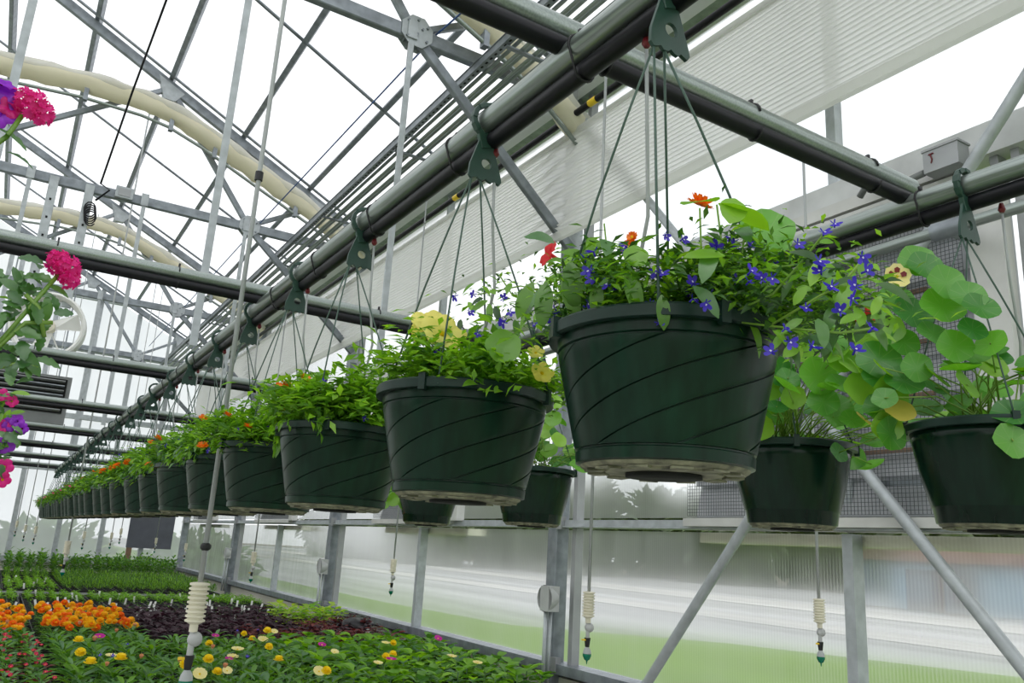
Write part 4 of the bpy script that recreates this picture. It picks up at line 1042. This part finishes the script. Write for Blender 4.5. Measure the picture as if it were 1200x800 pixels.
# ---- left row: baskets mostly outside the frame, petunia and verbena leaning in
def left_basket(label, y, sd):
    t = basket_shell(label, -.30, y, 1.69, -.30, lo=True)
    foliage(t, random.Random(sd), PH, 26, .12, .22, [LF['verb'], LF['lance3'], LF['verb']], 5, fl=(('petpurp',3,.9,'tip'),), fine=1200, finem=(LEAFC, LEAFG), fsize=(.03,.012), budget=110)
    return t
def cluster(t, items, Y):
    for (nm, me, x, y, nr, s_, yd) in items: wput(t, nm, me, x, y, (Y,), nr, s_, yd)
l1 = left_basket('left-edge basket of purple petunia and pink verbena, nearest', .72, 71)
l2 = left_basket('left-edge basket below the first, with one hot pink verbena head', 1.28, 72)
l3 = left_basket('left-edge basket, third back, with purple and pink petunias', 1.95, 73)
l4 = left_basket('left-edge basket, fourth back, mostly hidden', 2.55, 74)
Yl = .80
cluster(l1, [('flower_cluster', FL['verbena'], 34, 122, (0,-1,.1), .62, None), ('flower_cluster', FL['verbena'], 46, 132, (.2,-1,.0), .5, None), ('flower', FL['petpurp'], -2, 112, (.5,-1,.1), .6, None), ('flower', FL['petpurp'], -4, 126, (.2,-1,-.1), .6, None),
             ('flower', FL['petpurp'], 2, 96, (.2,-.6,.8), .4, None), ('leaf', LF['verb'], 8, 178, (.1,-.5,.8), .5, (1,0,.1)), ('leaf', LF['verb'], -5, 150, (.1,-.5,.8), .6, (1,0,-.4)), ('flower', FL['petpink'], 14, 126, (.1,-1,0), .6, None)], Yl)
s = MB()
s.tube([at(x, y, Y=Yl)-l1.location for x, y in ((-60,190),(-20,180),(8,160),(30,130))], .0022, 6); stuff(s.build('stem', STEMM, l1, smooth=True))
Yl = 1.12
items = [('flower_cluster', FL['verbena'], 76, 314, (.1,-1,.1), .72, None), ('flower_cluster', FL['verbena'], 68, 306, (-.2,-1,.3), .6, None), ('flower_cluster', FL['verbena'], 80, 326, (.3,-1,-.3), .55, None)]
rr = random.Random(17)
for (x, y) in ((48,310),(40,322),(62,330),(55,345),(68,345),(30,335),(20,345),(10,355),(25,365),(38,375),(15,380),(5,395),(45,360),(50,395),(52,400),(60,362),(28,395),(12,415),(30,410),(5,330),(12,315),(2,370),(40,425),(25,430),(10,435),(35,440),(48,385),(5,345),(20,330),(33,350),(8,405),(20,420)):
    for q in range(2):
        a = rr.uniform(-PI, PI)
        items.append(('leaf', LF[rr.choice(['verb','verb','lance3'])], x+rr.uniform(-8,6), y+rr.uniform(-8,8), (rr.uniform(-.6,.6),-.8,rr.uniform(0,.8)), rr.uniform(.38,.68), (math.cos(a), rr.uniform(-.3,.3), math.sin(a))))
cluster(l2, items, Yl)
s = MB()
for pts in (((-60,420),(0,400),(35,360),(70,320)), ((-60,430),(0,405),(30,378),(62,378)), ((-60,440),(0,430),(25,425),(45,430)), ((30,345),(45,360),(52,395))):
    s.tube([at(x, y, Y=Yl)-l2.location for x, y in pts], .0028, 6)
stuff(s.build('stem', STEMM, l2, smooth=True))
Yl = 1.95; items = []
for (x, y, f, s_) in ((2,462,'petpink',.8),(14,470,'petpink',.7),(12,497,'petpurp',.5),(20,493,'petpurp',.45),(4,498,'petpink',.8),(12,548,'petpink',.0),(5,547,'petpink',1.),(3,562,'petpink',.9),(6,522,'petpurp',.6),(26,502,'petpurp',.4)):
    if s_: items.append(('flower', FL[f], x, y, (.1,-1,rr.uniform(-.2,.4)), s_, None))
for k in range(60):
    x, y = rr.uniform(-12, 14), rr.uniform(458, 545); a = rr.uniform(-PI, PI)
    items.append(('leaf', LF[rr.choice(['verb','lance3','lance2'])], x, y, (rr.uniform(-.6,.6),-.8,rr.uniform(0,.8)), rr.uniform(.4,.75), (math.cos(a), 0, math.sin(a))))
cluster(l3, items, Yl)

# drip tubes with red fittings for the nearest baskets
def drip(y, pipeX, X, zend, label):
    t = thing('drip_tube', label, 'drip tube', (pipeX+.02, y-.03, 2.33), group='drip tubes into baskets')
    MB().tube([(0,0,.006),(0,0,-.004),(0,0,-.008),(0,0,-.014)], [.004,.0065,.0075,.004], 10).build('red_fitting', RED, t, smooth='auto')
    e = Vector((X-pipeX-.02, .05, zend-2.33))
    MB().tube([(0,0,-.018), (.004,0,-.15), tuple(e*.6+Vector((.025,0,0))), tuple(e)], .0028, 6).build('tube', TUBEG, t, smooth=True)
for i in range(9):
    drip(rowY[i]+(.0 if i else .03), .655, rowY and .69, 1.90, 'pale drip tube with red fitting feeding the %s basket of the long row' % ORD[i])
drip(n1.location.y-.02, 1.585, 1.70, 1.89, 'pale curved drip tube feeding the right-hand nasturtium basket')
drip(n2.location.y-.02, 1.585, 1.60, 1.89, 'pale drip tube feeding the basket behind the largest one')

# ------------------------------------------------------------------ benches and trays
def bench(x0, x1, y0, y1, label):
    t = thing('bench', label, 'bench', ((x0+x1)/2, (y0+y1)/2, 0)); a = (x1-x0)/2; b = (y1-y0)/2
    MB().box((-a,-b,.83),(a,b,.85)).build('bench_top', GALVL, t)
    for s_ in (-1, 1):
        MB().box((-a, s_*b-.012, .80), (a, s_*b+.012, .89)).build('edge_rail', ALU, t)
        MB().box((s_*a-.012,-b,.80),(s_*a+.012,b,.89)).build('edge_rail', ALU, t)
    for sx in (-1, 0, 1):
        for sy in (-1, -.33, .33, 1): MB().beam((sx*(a-.1),sy*(b-.15),0),(sx*(a-.1),sy*(b-.15),.83),.04,.04,(0,1,0)).build('leg', GALV, t)
    return t
bench(-.65, 2.58, 3.50, 9.85, 'near galvanised bench carrying the flowers and seedlings')
bench(-.65, 2.50, 10.35, 14.4, 'far galvanised bench carrying grassy green seedlings')
def tray_mesh():
    m = MB(); a, b, h = .265, .135, .058
    m.add([(-a,-b,0),(a,-b,0),(a,b,0),(-a,b,0),(-a-.008,-b-.008,h),(a+.008,-b-.008,h),(a+.008,b+.008,h),(-a-.008,b+.008,h)], [(0,3,2,1),(0,1,5,4),(1,2,6,5),(2,3,7,6),(3,0,4,7)])
    m.add([(-a,-b,h-.012),(a,-b,h-.012),(a,b,h-.012),(-a,b,h-.012)], [(0,1,2,3)], 1)
    for i in range(7): x = -a+i*2*a/6; m.box((x-.004,-b-.008,h-.012),(x+.004,b+.008,h))
    for i in range(4): y = -b+i*2*b/3; m.box((-a-.008,y-.004,h-.012),(a+.008,y+.004,h+.0005))
    return m.mesh('tray', [TRAYM, SOIL])
TRAY = tray_mesh()
def plant_mesh(name, mats, sd, n, hgt, spread, L_, W, upr=.5, stem=True):
    rn = random.Random(sd); m = MB()
    for k in range(n):
        az = k*2.399+rnd(rn,-.4,.4); f = (k+.5)/n; z = hgt*(.25+.75*f)*rnd(rn,.8,1.1); r0 = spread*(1-f*.6)*rnd(rn,.1,.5)
        pos = Vector((math.cos(az)*r0, math.sin(az)*r0, z)); d = Vector((math.cos(az), math.sin(az), upr*(.4+f)+rnd(rn,-.2,.2)))
        T = orient((rnd(rn,-.2,.2), rnd(rn,-.2,.2), 1), d).to_4x4(); T.translation = pos; s_ = rnd(rn,.7,1.15)
        l, w_ = L_*s_, W*s_
        m.add([(0,0,0),(-w_*.42,l*.3,.1*w_),(0,l*.33,-.05*w_),(w_*.42,l*.3,.1*w_),(-w_*.45,l*.65,.0),(0,l*.68,-.12*w_),(w_*.45,l*.65,.0),(0,l,-.22*l)],
              [(0,2,1),(0,3,2),(1,2,5,4),(2,3,6,5),(4,5,7),(5,6,7)], int(rn.random()*len(mats)), T)
    if stem: m.tube([(0,0,0),(0,0,hgt*.9)], .003, 5, 0)
    return m.mesh(name, mats, True)
PM = {}
PM['green'] = [plant_mesh('plant', [LEAFG, LEAFC], s_, 22, .11, .06, .085, .026, .5) for s_ in (1,2,3)]
PM['broad'] = [plant_mesh('plant', [LEAFC, LEAFG, LEAFB], s_, 18, .11, .06, .075, .055, .45) for s_ in (4,5,6)]
PM['bego'] = [plant_mesh('plant', [LEAFG, REDL, LEAFC], s_, 26, .13, .06, .045, .022, .4) for s_ in (7,8)]
PM['marig'] = [plant_mesh('plant', [LEAFD, LEAFG], s_, 30, .085, .05, .045, .014, .4) for s_ in (9,10)]
PM['purp'] = [plant_mesh('plant', [PURPL, PURPL, PURPL], s_, 26, .125, .06, .065, .036, .2) for s_ in (11,12)]
PM['red'] = [plant_mesh('plant', [REDL, PURPL, REDL], s_, 24, .115, .06, .055, .034, .2) for s_ in (13,)]
PM['lime'] = [plant_mesh('plant', [LEAFL, LEAFL, LEAFB], s_, 22, .15, .07, .07, .046, .3) for s_ in (14,15)]
PM['seed'] = [plant_mesh('seedling', [LEAFB, LEAFG], s_, 16, .06, .05, .036, .022, .3) for s_ in (16,17)]
PM['grass'] = [plant_mesh('seedling', [LEAFG, LEAFB, LEAFD], s_, 60, .09, .08, .05, .006, 2.0, False) for s_ in (18,19)]
PM['tall'] = [plant_mesh('plant', [LEAFG, LEAFC], s_, 34, .26, .07, .07, .026, .7) for s_ in (20,)]
PM['bare'] = [plant_mesh('seedling', [LEAFG], s_, 5, .02, .02, .016, .009, .3) for s_ in (21,)]
TAG = MB().box((-.009,-.0007,0),(.009,.0007,.085)).mesh('plant_tag', WHITEP)
NOUN = dict(green=('leafy yellow-flowered plants','leafy plants'), broad=('broad-leaved green plants','leafy plants'), bego=('red-flowered bedding plants','bedding plants'), marig=('orange marigolds','marigolds'), purp=('dark purple coleus','coleus'), red=('red-brown coleus','coleus'),
            lime=('lime green coleus','coleus'), seed=('small bright seedlings','seedlings'), grass=('fine grassy seedlings','seedlings'), tall=('tall green plants','plants'), bare=('sprouting white-tagged seedlings','seedlings'))
FLW = dict(green=[('yellow',.17),('bud',.12),('cream',.05),('magenta',.03),('lobelia',.05)], broad=[('cream',.05),('magenta',.03),('yellow',.03)], bego=[('bego',2.0)], marig=[('marig',.9),('marigy',1.4)], purp=[], red=[], lime=[], seed=[], grass=[], tall=[], bare=[])
cnt = {}
rt_ = random.Random(99)
def tray(x, y, kind, z=.852):
    i = cnt.get(kind, 0); cnt[kind] = i+1
    t = thing('plant_tray', '', 'plant tray', (x, y, z), rt_.uniform(-.02,.02), 'trays of '+NOUN[kind][0])
    link('tray', TRAY, t)
    nx, ny = (5, 3) if kind in ('seed','bare') else ((5, 2) if kind in ('grass','marig','bego') else (4, 2))
    hs = dict(green=.12, broad=.12, bego=.11, marig=.085).get(kind, .15)
    for a in range(nx):
        for b in range(ny):
            px = (a-(nx-1)/2)*.53/nx + rt_.uniform(-.012,.012); py = (b-(ny-1)/2)*.27/ny + rt_.uniform(-.012,.012)
            me = rt_.choice(PM[kind]); o = link('plant', me, t, (px, py, .045)); o.rotation_euler = (0,0,rt_.uniform(0,6.28)); s_ = rt_.uniform(.85,1.2); o.scale = (s_, s_, s_)
            for f, pr in FLW[kind]:
                c_ = int(pr) + (rt_.random() < pr % 1)
                for q in range(c_):
                    p = Vector((px+rt_.uniform(-.04,.04), py+rt_.uniform(-.04,.04), .045+hs*s_+rt_.uniform(.0,.055)))
                    put('flower', FL[f], t, p, orient((rt_.uniform(-.5,.3),rt_.uniform(-.9,-.1),1),(1,0,0)), rt_.uniform(.9,1.25) if kind != 'bego' else 1.)
    if kind in ('seed','bare') or (kind in ('red',)):
        for q in range(1 if kind != 'bare' else 2):
            o = link('plant_tag', TAG, t, (rt_.uniform(-.22,.22), -.1, .03)); o.rotation_euler = (rt_.uniform(-.25,.1), rt_.uniform(-.3,.3), rt_.uniform(-.5,.5))
    return t
TR = []
y = 3.725
while y < 9.75:
    x = 2.30
    while x > -.5:
        if y < 5.25: kind = 'broad' if x > 1.45 else ('green' if x > .45 else 'bego')
        elif y < 6.05: kind = 'red' if x > 1.6 else ('purp' if x > 1.1 else ('green' if y < 5.5 or x < 0 else 'marig'))
        elif y < 7.0: kind = 'red' if x > 2.2 and y < 6.5 else ('lime' if x > 2.2 else ('purp' if x > 1.1 else ('marig' if x > -.1 else 'green')))
        elif y < 7.25: kind = 'lime' if x > 1.1 else 'green'
        elif y < 8.9: kind = 'bare'
        else: kind = 'seed'
        TR.append((x, y, kind)); x -= .565
    y += .295
y = 10.55
while y < 14.3:
    x = 2.15
    while x > -.5:
        kind = ('grass' if x > .5 else 'seed') if y < 12.2 else ('grass' if y < 13.2 else 'tall')
        TR.append((x, y, kind)); x -= .565
    y += .295
rows = sorted(set(round(t[1], 3) for t in TR)); cols = sorted(set(t[0] for t in TR))
for (x, y, kind) in TR:
    t = tray(x, y, kind)
    near = y < 10; rr_ = [r for r in rows if (r < 10) == near]; ri = rr_.index(round(y, 3))
    cc = sorted([q[0] for q in TR if abs(q[1]-y) < .01], reverse=True); ci = cc.index(x)
    t['label'] = 'tray of %s, %s row of %s bench, %s from wall' % (NOUN[kind][0], ORD[ri], 'near' if near else 'far', ORD[ci])
for i, (px, py) in enumerate(((392,751),(411,748),(426,752))):
    q = at(px, py, Z=.90); q.z = .91
    t = thing('flower_pot', 'small dark pot with white label at front of the red coleus, %s from the left' % ORD[i], 'flower pot', q, 0, 'labelled pots of red coleus')
    m = MB(); m.lathe([(.0001,0),(.035,0),(.046,.075),(.050,.076),(.050,.088),(.044,.088),(.042,.06),(.0001,.06)], 20); m.build('pot', TRAYM, t, smooth='auto')
    g_ = MB().add([(-.016,-.056,.03),(.016,-.056,.03),(.016,-.060,.075),(.008,-.061,.088),(-.008,-.061,.088),(-.016,-.060,.075),(-.016,-.054,.03),(.016,-.054,.03),(.016,-.058,.075),(.008,-.059,.088),(-.008,-.059,.088),(-.016,-.058,.075)], [(0,1,2,3,4,5),(11,10,9,8,7,6)]+[(k,k+6,(k+1)%6+6,(k+1)%6) for k in range(6)]).build('plant_tag', WHITEP, t)
    MB().box((-.007,-.0605,.045),(.007,-.0575,.062)).build('red_picture', REDF, g_)
    for k in range(3):
        o = link('plant', PM['red'][0], t, (0,0,.055)); o.rotation_euler = (0,0,k*2.1+i); o.scale = (.8,.8,.9)
q = at(418, 727, Y=5.95); m = MB(); rn = random.Random(4)
pr = [(.13,0),(.12,.02),(.09,.04),(.05,.055),(.001,.06)]
m.lathe(pr, 16, fn=lambda r_, z_, t_: r_*(1+.25*math.sin(3*t_+z_*40)+.1*math.sin(7*t_)))
o = m.build('black_bag', TIE, smooth=True, loc=(q.x, q.y, 1.0)); tag(o, 'crumpled black plastic sheet lying behind the red coleus', 'plastic sheet')

# ------------------------------------------------------------------ outside: trees, bushes, building
def blob(name, mat, c, r, sz, sd, label, cat, group=None):
    rn = random.Random(sd); m = MB(); N = 900
    m.lathe([(.78*r[0]*math.sin(i*PI/8)+.001, -.78*r[2]*math.cos(i*PI/8)) for i in range(9)], 12)
    for k in range(N):
        u = rn.uniform(-1, 1); a = rn.uniform(0, 2*PI); q = math.sqrt(1-u*u); rr_ = rn.uniform(.7, 1.0)
        p = Vector((q*math.cos(a)*r[0]*rr_, q*math.sin(a)*r[1]*rr_, u*r[2]*rr_)); d = p.normalized()+Vector((rn.uniform(-.6,.6),rn.uniform(-.6,.6),rn.uniform(-.6,.6)))
        fleck(m, rn, p, d, sz*rn.uniform(.7,1.4), sz*.7)
    t = thing(name, label, cat, (c[0], c[1], -.1), 0, group)
    m.build('crown', mat, t, loc=(0, 0, c[2]+.1)); 
    MB().tube([(0,0,0),(0,0,c[2])], [.16*r[0]*.3+.03, .06], 8).build('trunk', WOOD, t)
for i in range(16):
    d_ = 74 if i % 2 == 0 else 84
    a = -.30 + i*.098; x, y = d_*math.cos(a), d_*math.sin(a)+8
    blob('tree', TREEM, (x, y, 4.2), (5.4, 4.8, 5.0+.7*math.sin(i*2.7)), 1.3, i, '%s blurred tree beyond the road, from the right' % ORD[i], 'tree', 'trees beyond the road')
for i, (x, y) in enumerate(((-1.9, 17.4), (.9, 17.6), (3.9, 19.0), (-4.8, 17.6))):
    blob('shrub', BUSHM, (x, y, .8), (1.25, .9, .95-.10*i), .22, 40+i, '%s blurred green shrub outside the far end wall' % ['second', 'third', 'right-hand', 'left-hand'][i], 'shrub', 'shrubs outside')
t = thing('building', 'pale blue building with red-brown roof, blurred beyond the side wall', 'building', (at(1120, 650, X=44).x, at(1120, 650, X=44).y, -.1))
MB().box((-3,-4,0),(3,4,2.4)).build('wall', BLDW, t); MB().prism([(-3.4,2.4),(3.4,2.4),(0,3.6)], -4.3, 4.3).build('roof', BLDR, t)
MB().box((-3.06,-1,0),(-3.0,1,2.0)).build('door', BLDR, t)
